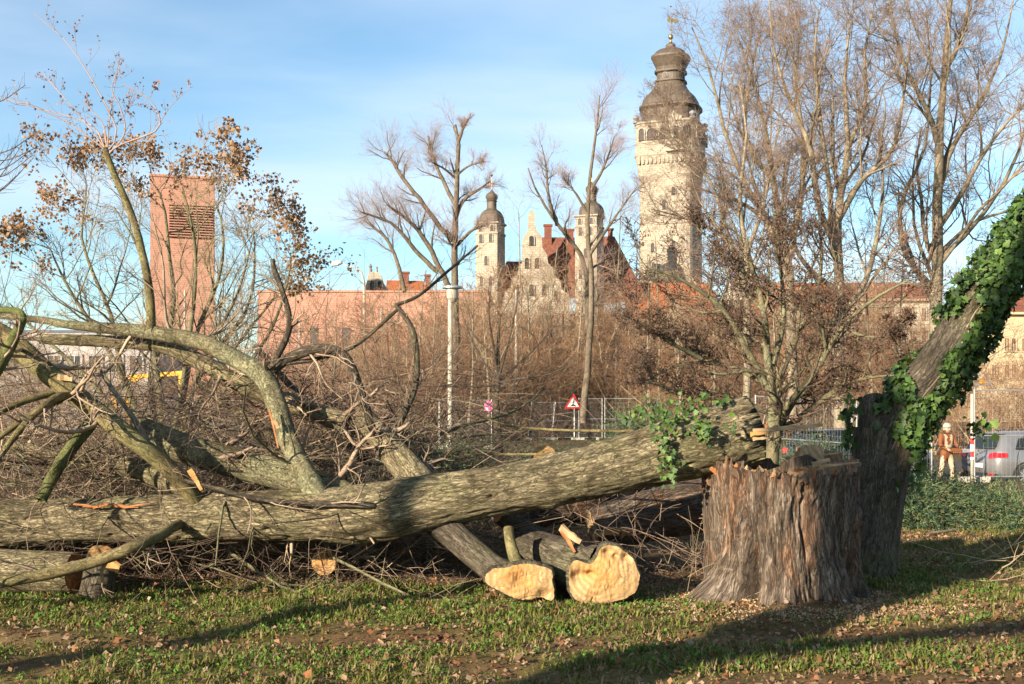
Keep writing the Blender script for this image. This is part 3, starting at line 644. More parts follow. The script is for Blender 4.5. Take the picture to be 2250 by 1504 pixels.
def where(x):
    for lim,tx in ((690,'before the left end of the pink church hall'),(850,'before the church hall beside the street lamp'),(1010,'around the concrete park lamp'),(1110,'below the left turret'),(1230,'below the pale stone gable'),(1330,'below the right turret'),(1450,'between right turret and tall domed tower'),(1600,'below the tall domed tower'),(1780,'left behind the lichen-stemmed shrub'),(1900,'directly behind the lichen-stemmed shrub')):
        if x<lim: return tx
    return 'before the pale ochre house'
# thin upright stems in the thicket
stems=[(1165,1140,470,58,5),(1235,1250,480,56,5),(1340,1365,450,60,5),(1390,1400,500,55,5),(1460,1440,520,52,5),(1190,1225,540,60,4),(850,880,600,58,4),(955,960,590,52,4),(1700,1690,520,50,5),(1920,1900,520,50,5),(1975,1990,480,52,5),(1130,1128,700,60,6),(1180,1160,640,52,5),(1215,1200,600,55,5),(1262,1280,650,50,9),(1330,1310,620,54,5),(1358,1372,560,57,4),(1432,1425,620,45,7),(1075,1060,640,50,5),(910,930,640,56,6),(860,850,660,58,5),(1030,1040,640,48,5),(740,735,690,50,5),(1500,1470,640,44,5),(1560,1580,600,46,6)]
for i,(xa,xb,yt,d,r) in enumerate(stems):
    d=d+16 if 1080<xa<1460 else d+6
    ptree('sapling','thin bare upright sapling in the thicket '+where(xa),'sapling',[([(xa,930),((xa*2+xb)/3+random.uniform(-8,8),840),((xa+xb)/2+random.uniform(-8,8),760),(xb,yt)],d,d,r,2)],
      [dict(n=10,tr=(0.25,1),ang=(25,60),lf=(0.2,0.4),K=6,wob=0.14,up=0.1,rf=0.5,S=3,rmin=0.008),dict(n=7,tr=(0.2,1),ang=(30,60),lf=(0.4,0.6),K=4,wob=0.16,up=0.05,rf=0.6,S=3,rmin=0.006),dict(n=2,tr=(0.3,1),ang=(30,60),lf=(0.4,0.6),K=2,wob=0.2,up=0.02,rf=0.7,S=3,rmin=0.005)],
      'bark_pale','twig_tan',d,group='thin saplings in the thicket',sides=6)

# ------------------------------------------------------------------ brown thicket, copies of a few bushes
def bush(hgt, spread, nst, mat, lv, seed):
    g=np.random.default_rng(seed); K=8; a=g.random(nst)*2*pi; lean=g.random(nst)**0.7*spread
    p=np.zeros((nst,K,3)); p[:,0,:2]=g.normal(size=(nst,2))*0.25*spread
    d=nrm(np.stack([np.cos(a)*lean,np.sin(a)*lean,np.full(nst,1.6)],-1)); seg=(hgt*(0.7+0.4*g.random(nst))/(K-1))[:,None]
    for k in range(1,K):
        d=nrm(d+g.normal(size=(nst,3))*0.11); p[:,k]=p[:,k-1]+d*seg
    r=(0.016+0.016*g.random(nst))[:,None]*np.linspace(1,0.35,K)
    sets=[(p,r,5)]; fine=[]; q,s=p,r
    for i,kw in enumerate(lv):
        q,s=sprout(q,s,g=g,**kw); fine.append((q,s,3))
    return tubes_mesh('stems',sets),tubes_mesh('twigs',fine)
blv=[dict(n=10,tr=(0.15,1),ang=(25,65),lf=(0.22,0.45),K=6,wob=0.16,up=0.06,rf=0.5,rmin=0.007),
     dict(n=7,tr=(0.15,1),ang=(30,65),lf=(0.35,0.65),K=5,wob=0.2,up=0.02,rf=0.6,rmin=0.0055),
     dict(n=2.9,tr=(0.2,1),ang=(30,70),lf=(0.45,0.75),K=3,wob=0.2,up=0.0,rf=0.7,rmin=0.006)]
protos=[]
for i in range(5):
    st,tw_=bush(5.2,0.9+0.15*i,10,None,blv,100+i); st.materials.append(MAT['twig_tan']); tw_.materials.append(MAT['twig_thicket']); protos.append((st,tw_))
def place_bush(x,d,sc_,rz,label,group,k):
    r_=thing('bare_shrub',(PX(x,d),d,float(gz(PX(x,d),d))-0.03),label,'shrub',group); r_.rotation_euler=(0,0,rz); r_.scale=(sc_*1.1,sc_*1.1,sc_)
    for nm,me in zip(('stems','twigs'),protos[k]):
        o=bpy.data.objects.new(nm,me); COL.objects.link(o); o.parent=r_
    return r_
g2=np.random.default_rng(5)
for i,(x,d,s2) in enumerate([(xq,50+(k_*7)%24,0.9+0.3*((k_*5)%7)/7) for k_,xq in enumerate(range(860,1600,52))]+[(600,58,1.0),(660,50,1.0),(720,60,1.2),(770,46,1.0),(830,54,1.2),(890,62,1.35),(930,47,1.1),(985,56,1.3),(1045,50,1.15),(1095,60,1.4),(1150,47,1.0),(1195,55,1.25),(1245,64,1.4),(1300,50,1.05),(1350,57,1.3),(1400,48,1.05),(1455,54,1.2),(1500,44,0.95),(1545,58,1.35),(1600,50,1.1),(1660,45,1.0),(1720,56,1.2),(1780,48,1.0),(1900,50,1.05),(1960,56,1.1),(1840,58,1.45),(1890,64,1.5),(1940,60,1.45),(1990,66,1.5),(2030,58,1.3),(1620,62,1.35),(1680,66,1.5),(560,64,1.0),(640,70,1.2),(760,72,1.35),(1010,70,1.5),(1130,74,1.6),(1330,72,1.5),(1470,70,1.4)]):
    d=d+18 if 1080<x<1480 else d+9; s2*=d/58
    place_bush(x,d,s2*(0.72 if x<700 else 0.9 if x<840 else 1.03),g2.random()*6.28,'bare brown bush in the thicket '+where(x),'bushes of the brown thicket',i%5)
for i,(x,d,s2) in enumerate([(2170,40,0.72),(2230,42,0.8),(2300,40,0.8),(2110,44,0.75),(2040,42,0.7),(2000,47,0.9)]):
    place_bush(x,d,s2*0.9,g2.random()*6.28,'tawny bare bush behind the parked silver hatchback','tawny bushes behind the cars',(i+2)%5)
for i,(x,d,s2) in enumerate([(20,40,0.8),(90,46,0.9),(160,42,0.75),(-40,44,0.9),(230,48,0.8),(310,52,0.85),(480,60,0.8),(420,50,0.7)]):
    place_bush(x,d,s2*0.9,g2.random()*6.28,'bare bush before the grey hall behind the felled branches','bushes before the grey hall',(i+1)%5)

# ------------------------------------------------------------------ near shrub behind the stump
near=[dict(n=13,tr=(0.2,1),ang=(25,65),lf=(0.18,0.4),K=7,wob=0.2,up=0.08,rf=0.55,S=5,rmin=0.006),
      dict(n=9,tr=(0.15,1),ang=(30,70),lf=(0.35,0.7),K=6,wob=0.24,up=0.05,rf=0.55,S=3,rmin=0.004),
      dict(n=7,tr=(0.15,1),ang=(30,75),lf=(0.4,0.75),K=3,wob=0.26,up=0.04,rf=0.7,S=3,rmin=0.0044)]
nt_,(np_,nr_)=ptree('lichen_shrub','spreading bare shrub with lichen-grey stems and brown seed clusters behind the stump','shrub',
  [([(1690,1080),(1698,960),(1700,880),(1690,800),(1680,700),(1650,580),(1640,520)],14,14,19,5),
   ([(1704,985),(1722,905),(1790,820),(1850,720),(1925,655),(2000,615)],14,13.4,12,4),
   ([(1728,940),(1830,862),(1900,832),(2000,822)],14,13.5,9,3),
   ([(1698,870),(1640,765),(1580,675),(1490,612),(1420,588)],14,13.6,10,4),
   ([(1690,845),(1600,805),(1500,800),(1430,828),(1395,812)],14,14.4,7,3),
   ([(1700,800),(1722,700),(1712,560),(1702,450)],14,14.5,9,3),
   ([(1700,860),(1752,740),(1795,640),(1805,540),(1790,470)],14,14.4,9,3),
   ([(1684,905),(1600,872),(1500,862),(1405,832)],14,13.5,7,3),
   ([(1540,790),(1470,750),(1420,715),(1375,695)],13.8,13.4,6,3),
   ([(1655,620),(1590,560),(1530,500)],14,14.3,5,2),
   ([(1850,720),(1900,740),(1950,735),(1990,700)],13.6,13.3,5,2)],near,'bark_shrub','twig_dark',14)
# brown seed clusters at the twig ends
def scatter_leaves(name, pos, size, cols, mat, parent=None, g=rng, droop=0.3, kind='stuff', facing=None, **k):
    """bent four-cornered leaves, one mesh"""
    M=len(pos); d=nrm(g.normal(size=(M,3))+np.array([0,0,-droop])); q=nrm(np.cross(d,g.normal(size=(M,3)))); n=np.cross(d,q)
    if facing is not None: n=nrm(facing+0.55*g.normal(size=(M,3))); d=nrm(np.cross(n,g.normal(size=(M,3)))); q=np.cross(n,d)
    s=np.asarray(size)
    s=(s if s.ndim else np.full(M,float(s)))*(0.6+0.7*g.random(M)); s=s[:,None]
    v=np.stack([pos, pos+d*s*0.5+q*s*0.42+n*s*0.12, pos+d*s+n*s*0.2*g.normal(size=(M,1)), pos+d*s*0.5-q*s*0.42+n*s*0.12],1).reshape(-1,3)
    i=np.arange(M)*4; c=np.asarray(cols)[g.integers(0,len(cols),M)]*(0.7+0.6*g.random((M,1))); c=np.repeat(c,4,0)
    return link(name,mesh_np(name,v,[np.stack([i,i+1,i+2],-1),np.stack([i,i+2,i+3],-1)],col=np.clip(c,0,1)),MAT[mat],parent,kind=kind,**k)
sel=rng.integers(0,len(np_),9000); e=np_[sel,rng.integers(1,3,9000)]+rng.normal(size=(9000,3))*0.02
scatter_leaves('seed_clusters',e,0.028,[(0.12,0.07,0.045),(0.16,0.095,0.06),(0.09,0.05,0.035)],'leaf_dry',nt_)

# ------------------------------------------------------------------ bush with dry leaves on the left
lf_,(lp,lr)=ptree('dry_leaf_bush','rounded bush still holding curled brown leaves before the bell tower','bush',
  [([(x,1010-(1010-y)*0.88) for x,y in l[0]],*l[1:]) for l in
   [([(360,1010),(350,860),(340,740),(330,600),(300,480),(250,380)],16,16,11,3),
   ([(370,1010),(400,860),(430,700),(480,560),(490,440),(470,360)],16,15.6,9,3),
   ([(340,1010),(290,860),(230,720),(150,580),(110,480)],16,15.4,10,3),
   ([(390,1010),(450,840),(530,710),(580,640),(610,600)],16,16.4,8,2.5),
   ([(350,1000),(330,800),(380,650),(370,500),(360,370),(330,310)],16,16.8,9,3),
   ([(330,1010),(250,880),(150,760),(60,670),(20,620)],16,16.4,9,3),
   ([(340,1000),(270,800),(240,640),(180,470),(190,360)],16,16.6,9,3),
   ([(380,1000),(440,800),(540,640),(560,520),(555,430)],16,16.6,7,2.5),
   ([(300,1010),(180,880),(60,780),(-60,640),(-100,520)],16,16.2,9,3),
   ([(370,1000),(410,760),(430,560),(420,420),(400,330)],16,15.2,8,3),
   ([(400,1010),(500,840),(590,700),(630,580),(640,500)],16,15.8,8,2.5),([(380,1010),(440,780),(520,600),(560,440)],16,15.5,8,2.5)]],
  [dict(n=11,tr=(0.3,1),ang=(20,60),lf=(0.2,0.42),K=6,wob=0.18,up=0.08,rf=0.5,S=4,rmin=0.006),
   dict(n=8,tr=(0.2,1),ang=(25,60),lf=(0.35,0.65),K=5,wob=0.2,up=0.06,rf=0.55,S=3,rmin=0.004),
   dict(n=5,tr=(0.2,1),ang=(25,60),lf=(0.35,0.6),K=3,wob=0.22,up=0.05,rf=0.65,S=3,rmin=0.003)],'bark_shrub','twig_tan',16)
ends=lp[:,-1]; ctr=P(300,650,16); rel=(ends-ctr)*np.array([1/2.04,1/2.2,1/2.1]); rl_=np.linalg.norm(rel[:,[0,2]],axis=1); keep=rl_>np.percentile(rl_,52)
g3=np.random.default_rng(3); okz=(ends[:,2]>PZ(640,16))&(ends[:,2]<PZ(280,16)); an_=np.degrees(np.arctan2(rel[:,2],rel[:,0])); pick=[]
for a_ in np.arange(-15,195,7):
    q_=np.where(okz&(an_>=a_)&(an_<a_+7))[0]; pick+=list(q_[np.argsort(-rl_[q_])][:max(6,int(len(q_)*0.55))][:34])
ends=ends[np.array(pick)]
# leaves sit in clumps
dcol=[(0.24,0.14,0.075),(0.29,0.18,0.10),(0.18,0.10,0.055),(0.34,0.22,0.13)]
clump=ends; pos=np.repeat(clump,8,0)+g3.normal(size=(len(clump)*8,3))*0.045
big_i=np.argsort(pos[:,1])
scatter_leaves('leaves',pos[big_i[260:]],0.05,dcol,'leaf_dry',lf_,g=g3,droop=0.8)
def leafmesh(name,outline,fold,col,mat):
    n=len(outline); V=[(0,0,0)]+[(x,y,abs(x)*fold-0.12*y*y) for x,y in outline]
    me=mesh_np(name,np.array(V),[np.array([[0,i,i+1] for i in range(1,n)])],True,col=np.tile(np.array(col),(n+1,1))); me.materials.append(MAT[mat]); return me
oval=[(0.02,0),(0.3,0.2),(0.42,0.5),(0.25,0.85),(0,1.05),(-0.25,0.85),(-0.42,0.5),(-0.3,0.2),(-0.02,0)]
lm=[leafmesh('leaf',oval,0.35,c,'leaf_dry') for c in dcol]
for p in pos[big_i[:260]]:
    o=link('leaf',lm[g3.integers(0,4)]); o.location=Vector(p); o.rotation_euler=tuple(g3.random(3)*6.28); o.scale=(0.055*(0.7+0.6*g3.random()),)*3; o.parent=lf_; o.matrix_parent_inverse=pinv(lf_)

# ------------------------------------------------------------------ junipers
def juniper(x, d, rx, ry, h, label, n=2600, seed=0, group=None):
    g=np.random.default_rng(seed); c=np.array([PX(x,d),d,float(gz(PX(x,d),d))]); t_=thing('juniper_shrub',c,label,'shrub',group)
    a=g.random(n)*2*pi; el=np.arcsin(g.random(n)**0.8); rr=0.45+0.55*g.random(n)**0.4
    lump=1+0.42*fbm(np.stack([np.cos(a)*2.2,np.sin(a)*2.2,el*2],-1),seed,2)
    dirv=np.stack([np.cos(a)*np.cos(el),np.sin(a)*np.cos(el),np.sin(el)],-1)
    p=c+dirv*np.array([rx,ry,h])*(rr*lump)[:,None]
    d0=nrm(dirv*np.array([1,1,0.55])+g.normal(size=(n,3))*0.35+np.array([0,0,0.12])); K=4; L=(0.2+0.26*g.random(n))[:,None]
    st=np.empty((n,K,3)); st[:,0]=p-d0*L*0.5
    for k in range(1,K): d0=nrm(d0+np.array([0,0,-0.10])+g.normal(size=(n,3))*0.08); st[:,k]=st[:,k-1]+d0*L/(K-1)*1.5
    m=10; t=np.tile(np.linspace(0.15,1,m),n)*(K-1); idx=np.repeat(np.arange(n),m); i=np.minimum(t.astype(int),K-2); f=(t-i)[:,None]
    q=st[idx,i]*(1-f)+st[idx,i+1]*f; tn=nrm(st[idx,i+1]-st[idx,i]); sd=nrm(np.cross(tn,g.normal(size=(n*m,3)))); dd=nrm(tn+0.75*sd); ww=np.cross(dd,tn); ww=nrm(ww)
    l=(0.04+0.04*g.random(n*m))[:,None]; wv=0.0065
    v=np.stack([q-ww*wv,q+ww*wv,q+dd*l+np.array([0,0,-0.008])],1).reshape(-1,3)
    cb=np.array([[0.06,0.10,0.05],[0.095,0.135,0.065],[0.04,0.07,0.045],[0.135,0.155,0.06],[0.14,0.095,0.05]])[np.minimum(g.integers(0,17,n)//4,4)]*(0.75+0.5*g.random((n,1)))
    link('foliage',mesh_np('foliage',v,[np.arange(n*m*3).reshape(-1,3)],col=np.repeat(cb,m*3,0)),MAT['needle_col'],t_)
    s=g.integers(0,n,60); base_=c+g.normal(size=(60,3))*np.array([0.15,0.15,0]); sp=np.stack([base_*(1-u)+st[s,0]*u+np.array([0,0,0.15])*np.sin(u*pi) for u in np.linspace(0,1,5)],1)
    link('stem',tubes_mesh('stem',[(sp,np.tile(np.linspace(0.018,0.005,5),(60,1)),4)]),MAT['twig_dark'],t_)
juniper(2010,16.4,0.75,0.8,0.50,'dark green juniper beside the foot of the ivied trunk',2600,1)
juniper(2120,16.8,0.95,0.9,0.30,'feathery juniper below the red and white banded post',3000,2)
juniper(2235,16.4,0.9,0.9,0.31,'juniper at the right edge in front of the silver hatchback',2800,3)
juniper(1985,19.5,0.9,0.7,0.45,'juniper behind the ivied trunk near the worker',1600,4)
juniper(1430,18.5,0.8,0.7,1.45,'tall green juniper right of the warning sign behind the felled trunk',2600,5)
juniper(1300,17.5,1.1,0.7,0.85,'green juniper just behind the middle of the felled trunk',2800,6)
juniper(1190,16.8,0.9,0.7,0.86,'green juniper to the right of the young dark-stemmed tree',2400,7)
juniper(1030,17.5,0.9,0.7,1.05,'juniper between lamp post and young dark-stemmed tree',2400,8)
juniper(930,18.2,0.9,0.7,0.95,'juniper half hidden by the twiggy upright limb',1800,9)
juniper(1500,17.0,0.7,0.6,1.0,'juniper behind the ivy clump on the felled trunk',1500,10)
juniper(1800,18.0,0.9,0.6,1.0,'juniper behind the lichen-stemmed shrub and the stump',1500,11)
juniper(740,18.5,1.0,0.7,1.0,'juniper deep behind the arching limbs left of the lamp post',1500,12)
# small-stemmed young tree with whorled branches
ptree('young_tree','young dark-stemmed tree with whorled branches behind the felled trunk','tree',
  [([(1096,1080),(1094,980),(1090,880),(1097,838),(1095,760),(1100,690)],15.5,15.5,13,3),
   ([(1097,840),(1140,832),(1200,824),(1260,800)],15.5,15.2,4,1.2),([(1096,845),(1040,850),(980,846),(930,870)],15.5,15.2,4,1.2),
   ([(1096,838),(1140,800),(1190,750),(1230,700)],15.5,15.8,4,1.2),([(1096,838),(1060,790),(1030,730),(1010,670)],15.5,15.8,4,1.2),
   ([(1096,835),(1110,780),(1130,700),(1140,640)],15.5,15.2,4,1.2),([(1094,885),(1140,880),(1180,910),(1200,950)],15.5,15.2,3,1.2),([(1094,900),(1060,880),(1030,850),(1000,830)],15.5,15.7,3,1.2),
   ([(1097,836),(1085,760),(1075,690),(1080,620)],15.5,15.3,4,1.2)],
  [dict(n=7,tr=(0.25,1),ang=(25,50),lf=(0.2,0.4),K=5,wob=0.12,up=0.06,rf=0.5,S=3,rmin=0.003),dict(n=4,tr=(0.2,1),ang=(25,55),lf=(0.35,0.6),K=4,wob=0.14,up=0.05,rf=0.6,S=3,rmin=0.0022)],'bark_dark','twig_dark',15.5)

# ------------------------------------------------------------------ lamps and poles
simple('steel',(0.42,0.42,0.41),(0.32,0.32,0.31),8,0.4,0.5,metal=0.6); simple('concrete',(0.40,0.37,0.30),(0.29,0.26,0.21),6,0.9,0.15)
simple('lamp_glass',(0.36,0.33,0.26),(0.30,0.27,0.21),6,0.35,0.5); simple('red_paint',(0.62,0.03,0.03),(0.52,0.025,0.025),3,0.45,0.4)
simple('yellow_paint',(0.75,0.40,0.02),(0.6,0.30,0.02),3,0.45,0.4); simple('pink_print',(0.75,0.16,0.36),(0.62,0.12,0.3),6,0.6,0.3); simple('black_print',(0.03,0.03,0.03),(0.02,0.02,0.02),3,0.6,0.3)
d=36.0; u_=d/F; lp_=thing('park_lamp',(PX(989,d),d,0),'concrete park lamp post with flat disc cap above the thicket','lamp post')
c=(PX(989,d),d,0.0)
MB().lathe([(0.13,0),(0.12,0.6),(0.075,0.7),(0.065,PZ(660,d))],c,12).obj('post',MAT['concrete'],lp_,smooth=True)
x_=PX(994,d)
MB().lathe([(0.10,PZ(664,d)),(0.165,PZ(656,d)),(0.185,PZ(640,d)),(0.18,PZ(636,d))],(x_,d,0),20).obj('lantern',MAT['lamp_glass'],lp_)
MB().lathe([(0.20,PZ(636,d)),(0.31,PZ(634,d)),(0.31,PZ(631,d)),(0.2,PZ(628,d)),(0.05,PZ(627.5,d))],(x_,d,0),24).obj('cap',MAT['steel'],lp_)
d=85.0; sl_=thing('street_lamp',(PX(801,d),d,0),'tall pale street lamp with curved arm before the pink church hall','street lamp')
MB().tube([P(801,960,d),P(801,700,d),P(800,620,d),P(794,598,d),P(778,588,d),P(755,582,d)],[0.12,0.1,0.085,0.07,0.05,0.045],8).obj('mast',MAT['concrete'],sl_,smooth=True)
lh=MB().lathe([(0.05,-0.42),(0.17,-0.3),(0.2,0.1),(0.1,0.42)],(0,0,0),10,).obj('lamp_head',MAT['white_paint'],sl_,smooth=True)
lh.location=Vector(P(740,579,d)); lh.rotation_euler=(0,radians(82),0)
for i,(x,y0,y1,d,r,lb) in enumerate([(838,676,960,88,0.09,'slim white pole right of the curved street lamp'),(658,706,960,80,0.08,'slim pale pole before the left end of the church hall'),(1134,640,905,70,0.10,'slim white mast among the thicket left of the kiosk'),(406,640,930,80,0.09,'slim pale pole in front of the bell tower'),(1354,700,905,72,0.08,'slim white pole among twigs right of the kiosk')]):
    t_=thing('mast',(PX(x,d),d,0),lb,'pole'); MB().lathe([(r*1.6,0),(r*1.6,0.5),(r,0.55),(r*0.7,PZ(y0,d)),(r*0.3,PZ(y0,d)+0.08)],(PX(x,d),d,0),8).obj('shaft',MAT['concrete'],t_,smooth=True)

# ------------------------------------------------------------------ site fences
def fence_panel(a, b, h, label, lean=(0,0), group=None, wires=34):
    """welded mesh panel between ground points a and b"""
    a=np.array([*a,float(gz(*a))]); b=np.array([*b,float(gz(*b))]); L=np.array([lean[0],lean[1],0])
    t_=thing('fence_panel',tuple(a),label,'fence',group); z=np.array([0,0,1.0])
    A1,B1=a+z*h+L,b+z*h+L
    for p,q in ((a,A1),(b,B1)): MB().tube([p+z*0.0,q],0.021,8).obj('post',MAT['steel'],t_)
    for f in (0.06,0.5,0.985): MB().tube([a+(A1-a)*f,b+(B1-b)*f],0.016,6).obj('rail',MAT['steel'],t_)
    mbw=[]; 
    for k in range(1,wires): 
        f=k/wires; mbw.append(np.stack([a*(1-f)+b*f+(A1-a)*0.06, a*(1-f)+b*f+(A1-a)*0.985]))
    for k in range(1,9):
        f=0.06+0.925*k/9; mbw.append(np.stack([a+(A1-a)*f,b+(B1-b)*f]))
    mbw=np.array(mbw); link('wire_mesh',tubes_mesh('wire_mesh',[(mbw,np.full(mbw.shape[:2],0.002),3)]),MAT['steel'],t_,kind='stuff')
    for p in (a,b): MB().box(p+np.array([0,0,0.06]),(0.62,0.24,0.12)).obj('foot',MAT['concrete'],t_)
    return t_
d=62.0
fence_panel((PX(1160,d),d),(PX(1212,d),d),2.0,'leaning site fence panel at the left of the warning sign',(0.2,0))
fence_panel((PX(1213,d),d+0.2),(PX(1268,d),d+0.1),2.0,'site fence panel hung with the warning triangle',(0.12,0))
fence_panel((PX(1272,d),d),(PX(1323,d),d),2.2,'site fence panel just right of the warning triangle')
fence_panel((PX(1329,d),d),(PX(1440,d),d-1),2.2,'long site fence panel running behind the tall juniper')
d=48.0
fence_panel((PX(965,d),d),(PX(1080,d),d),2.0,'site fence panel with pink poster left of the young tree')
fence_panel((PX(330,d),d),(PX(420,d),d),2.0,'site fence panel behind the felled branches with a pink poster')
fence_panel((PX(424,d),d),(PX(530,d),d),2.0,'site fence panel seen between limbs right of the yellow frame')
d=28.2
fence_panel((PX(1660,d),d),(PX(1872,d),d),2.0,'site fence panel in front of the dark parked car')
fence_panel((PX(1882,d),d),(PX(2047,d),d),2.0,'site fence panel hidden behind the ivied trunk')
d=26.0
fence_panel((PX(2141,d),d),(PX(2480,d),d),2.05,'site fence panel in front of the silver hatchback at right')
for (x,y,w_,h_,d,lb) in ((1073,893,0.36,0.42,47.9,'pink poster on the site fence left of the young tree'),(355,905,0.26,0.46,47.9,'pink poster on the site fence behind the felled branches')):
    t_=thing('poster',tuple(P(x,y,d)),lb,'poster'); c=P(x,y,d)
    MB().prism([c+np.array([px_*w_,0,pz_*h_]) for px_,pz_ in ((-0.5,-0.42),(0.1,-0.5),(0.5,-0.38),(0.46,0.1),(0.52,0.45),(0,0.5),(-0.5,0.4),(-0.42,0))],(0,0.012,0)).obj('sheet',MAT['pink_print'],t_)
    MB().prism([c+np.array([px_*w_,-0.004,pz_*h_]) for px_,pz_ in ((-0.36,-0.36),(0,-0.4),(-0.08,-0.12),(-0.34,-0.08))],(0,0.003,0)).obj('print',MAT['white_paint'],t_)
# red and white banded post with the fence
d=25.6; bp=thing('banded_post',(PX(2136,d),d,float(gz(PX(2136,d),d))),'slim white post with red and white bands before the hatchback','post')
xx=PX(2136,d); MB().tube([(xx,d,0),(xx,d,PZ(866,d))],0.034,10).obj('shaft',MAT['concrete'],bp,smooth=True)
for y0,y1,mt in ((963,977,'red_paint'),(977,992,'white_paint'),(992,1005,'red_paint'),(1005,1010,'white_paint')):
    MB().tube([(xx,d,PZ(y0,d)),(xx,d,PZ(y1,d))],0.038,10).obj('band',MAT[mt],bp,smooth=False)
# warning triangle
d=61.8; wt=thing('warning_sign',tuple(P(1260,899,d)),'red-edged triangular roadworks warning sign on the site fence','sign'); u_=d/F
def tri(x0,y0,x1,y1,x2,y2,dd): return [P(x0,y0,dd),P(x1,y1,dd),P(x2,y2,dd)]
MB().prism(tri(1240,898.5,1279,898.5,1260,865,d),(0,0.03,0)).obj('red_border',MAT['red_paint'],wt)
MB().prism(tri(1246.5,894.5,1272.5,894.5,1259.7,872.5,d-0.006),(0,0.004,0)).obj('white_field',MAT['white_paint'],wt)
pg=MB(); dd=d-0.012
def pp(pts): pg.prism([P(x,y,dd) for x,y in pts],(0,0.004,0))
pp([(1251,893),(1267,893),(1262,888.5),(1257,889.5)]); pp([(1257.5,889),(1259,884.5),(1261,885),(1260,889.5)]); pp([(1258,885),(1260,880.5),(1263,882),(1261,886)]); pp([(1260,880.5),(1261,878.5),(1262.5,879),(1262,881)]); pp([(1261,882.5),(1267,888),(1266.3,888.6),(1260.5,883.4)])
pg.obj('pictogram',MAT['black_print'],wt)
MB().tube([P(1262,872,d+0.06),P(1262,960,d+0.06)],0.03,6).obj('stake',MAT['steel'],wt)
# grey panel with yellow square near the right edge
d=60.0; gs=thing('grey_sign',(PX(2155,d),d,0),'grey board with a yellow square right of the ivied trunk','sign')
MB().prism([P(2136,848,d),P(2180,848,d),P(2174,828,d),P(2140,828,d)],(0,0.1,0)).obj('board',MAT['steel'],gs)
MB().box(P(2158,837,d)+np.array([0,-0.05,0]),(0.36,0.06,0.3)).obj('yellow_square',MAT['yellow_paint'],gs)
MB().box(P(2158,827,d)+np.array([0,-0.05,0]),(0.1,0.06,0.18)).obj('white_tab',MAT['white_paint'],gs)
for x in (2144,2172): MB().tube([(PX(x,d),d+0.13,0),(PX(x,d),d+0.13,PZ(829,d))],0.03,6).obj('leg',MAT['steel'],gs)
# yellow machine frame
d=44.0; yf=thing('yellow_frame',(PX(325,d),d,0),'yellow steel frame with posts glimpsed through the felled branches','machine frame')
def ybar(x0,y0,x1,y1,r,nm): MB().box((P(x0,y0,d)+P(x1,y1,d))/2,(math.hypot(*(P(x1,y1,d)-P(x0,y0,d))[[0,2]]),r*2,r*2),Matrix.Rotation(-math.atan2((P(x1,y1,d)-P(x0,y0,d))[2],(P(x1,y1,d)-P(x0,y0,d))[0]),3,'Y')).obj(nm,MAT['yellow_paint'],yf)
ybar(262,832,402,820,0.08,'beam'); ybar(252,980,252,850,0.09,'post'); ybar(281,980,281,865,0.09,'post'); ybar(399,980,399,820,0.09,'post'); ybar(290,836,312,826,0.1,'bracket'); ybar(335,980,335,918,0.09,'post')

# ------------------------------------------------------------------ cars
def carpaint(name,c):
    m,t,b=base(name,0.32,0.5,0.55); b.inputs['Base Color'].default_value=(*c,1); b.inputs['Coat Weight'].default_value=0.8; b.inputs['Coat Roughness'].default_value=0.06
    v=N(t,'ShaderNodeTexCoord').outputs['Object']; f=noise_tex(t,v,2.2,5,0.6); t.links.new(ramp(t,f,[(0.3,tuple(x*0.86 for x in c)),(0.7,c)]),b.inputs['Base Color']); return m
carpaint('paint_silver',(0.27,0.265,0.27)); carpaint('paint_dark',(0.02,0.02,0.024))
simple('rubber',(0.03,0.03,0.03),(0.02,0.02,0.02),10,0.9,0.2); simple('alloy',(0.72,0.72,0.72),(0.6,0.6,0.6),6,0.25,0.6,metal=0.8); simple('tail_red',(0.55,0.01,0.02),(0.42,0.01,0.015),5,0.12,0.6)
simple('plastic_black',(0.03,0.03,0.032),(0.022,0.022,0.024),6,0.6,0.3); simple('car_glass',(0.02,0.027,0.03),(0.014,0.02,0.022),1,0.08,0.3)
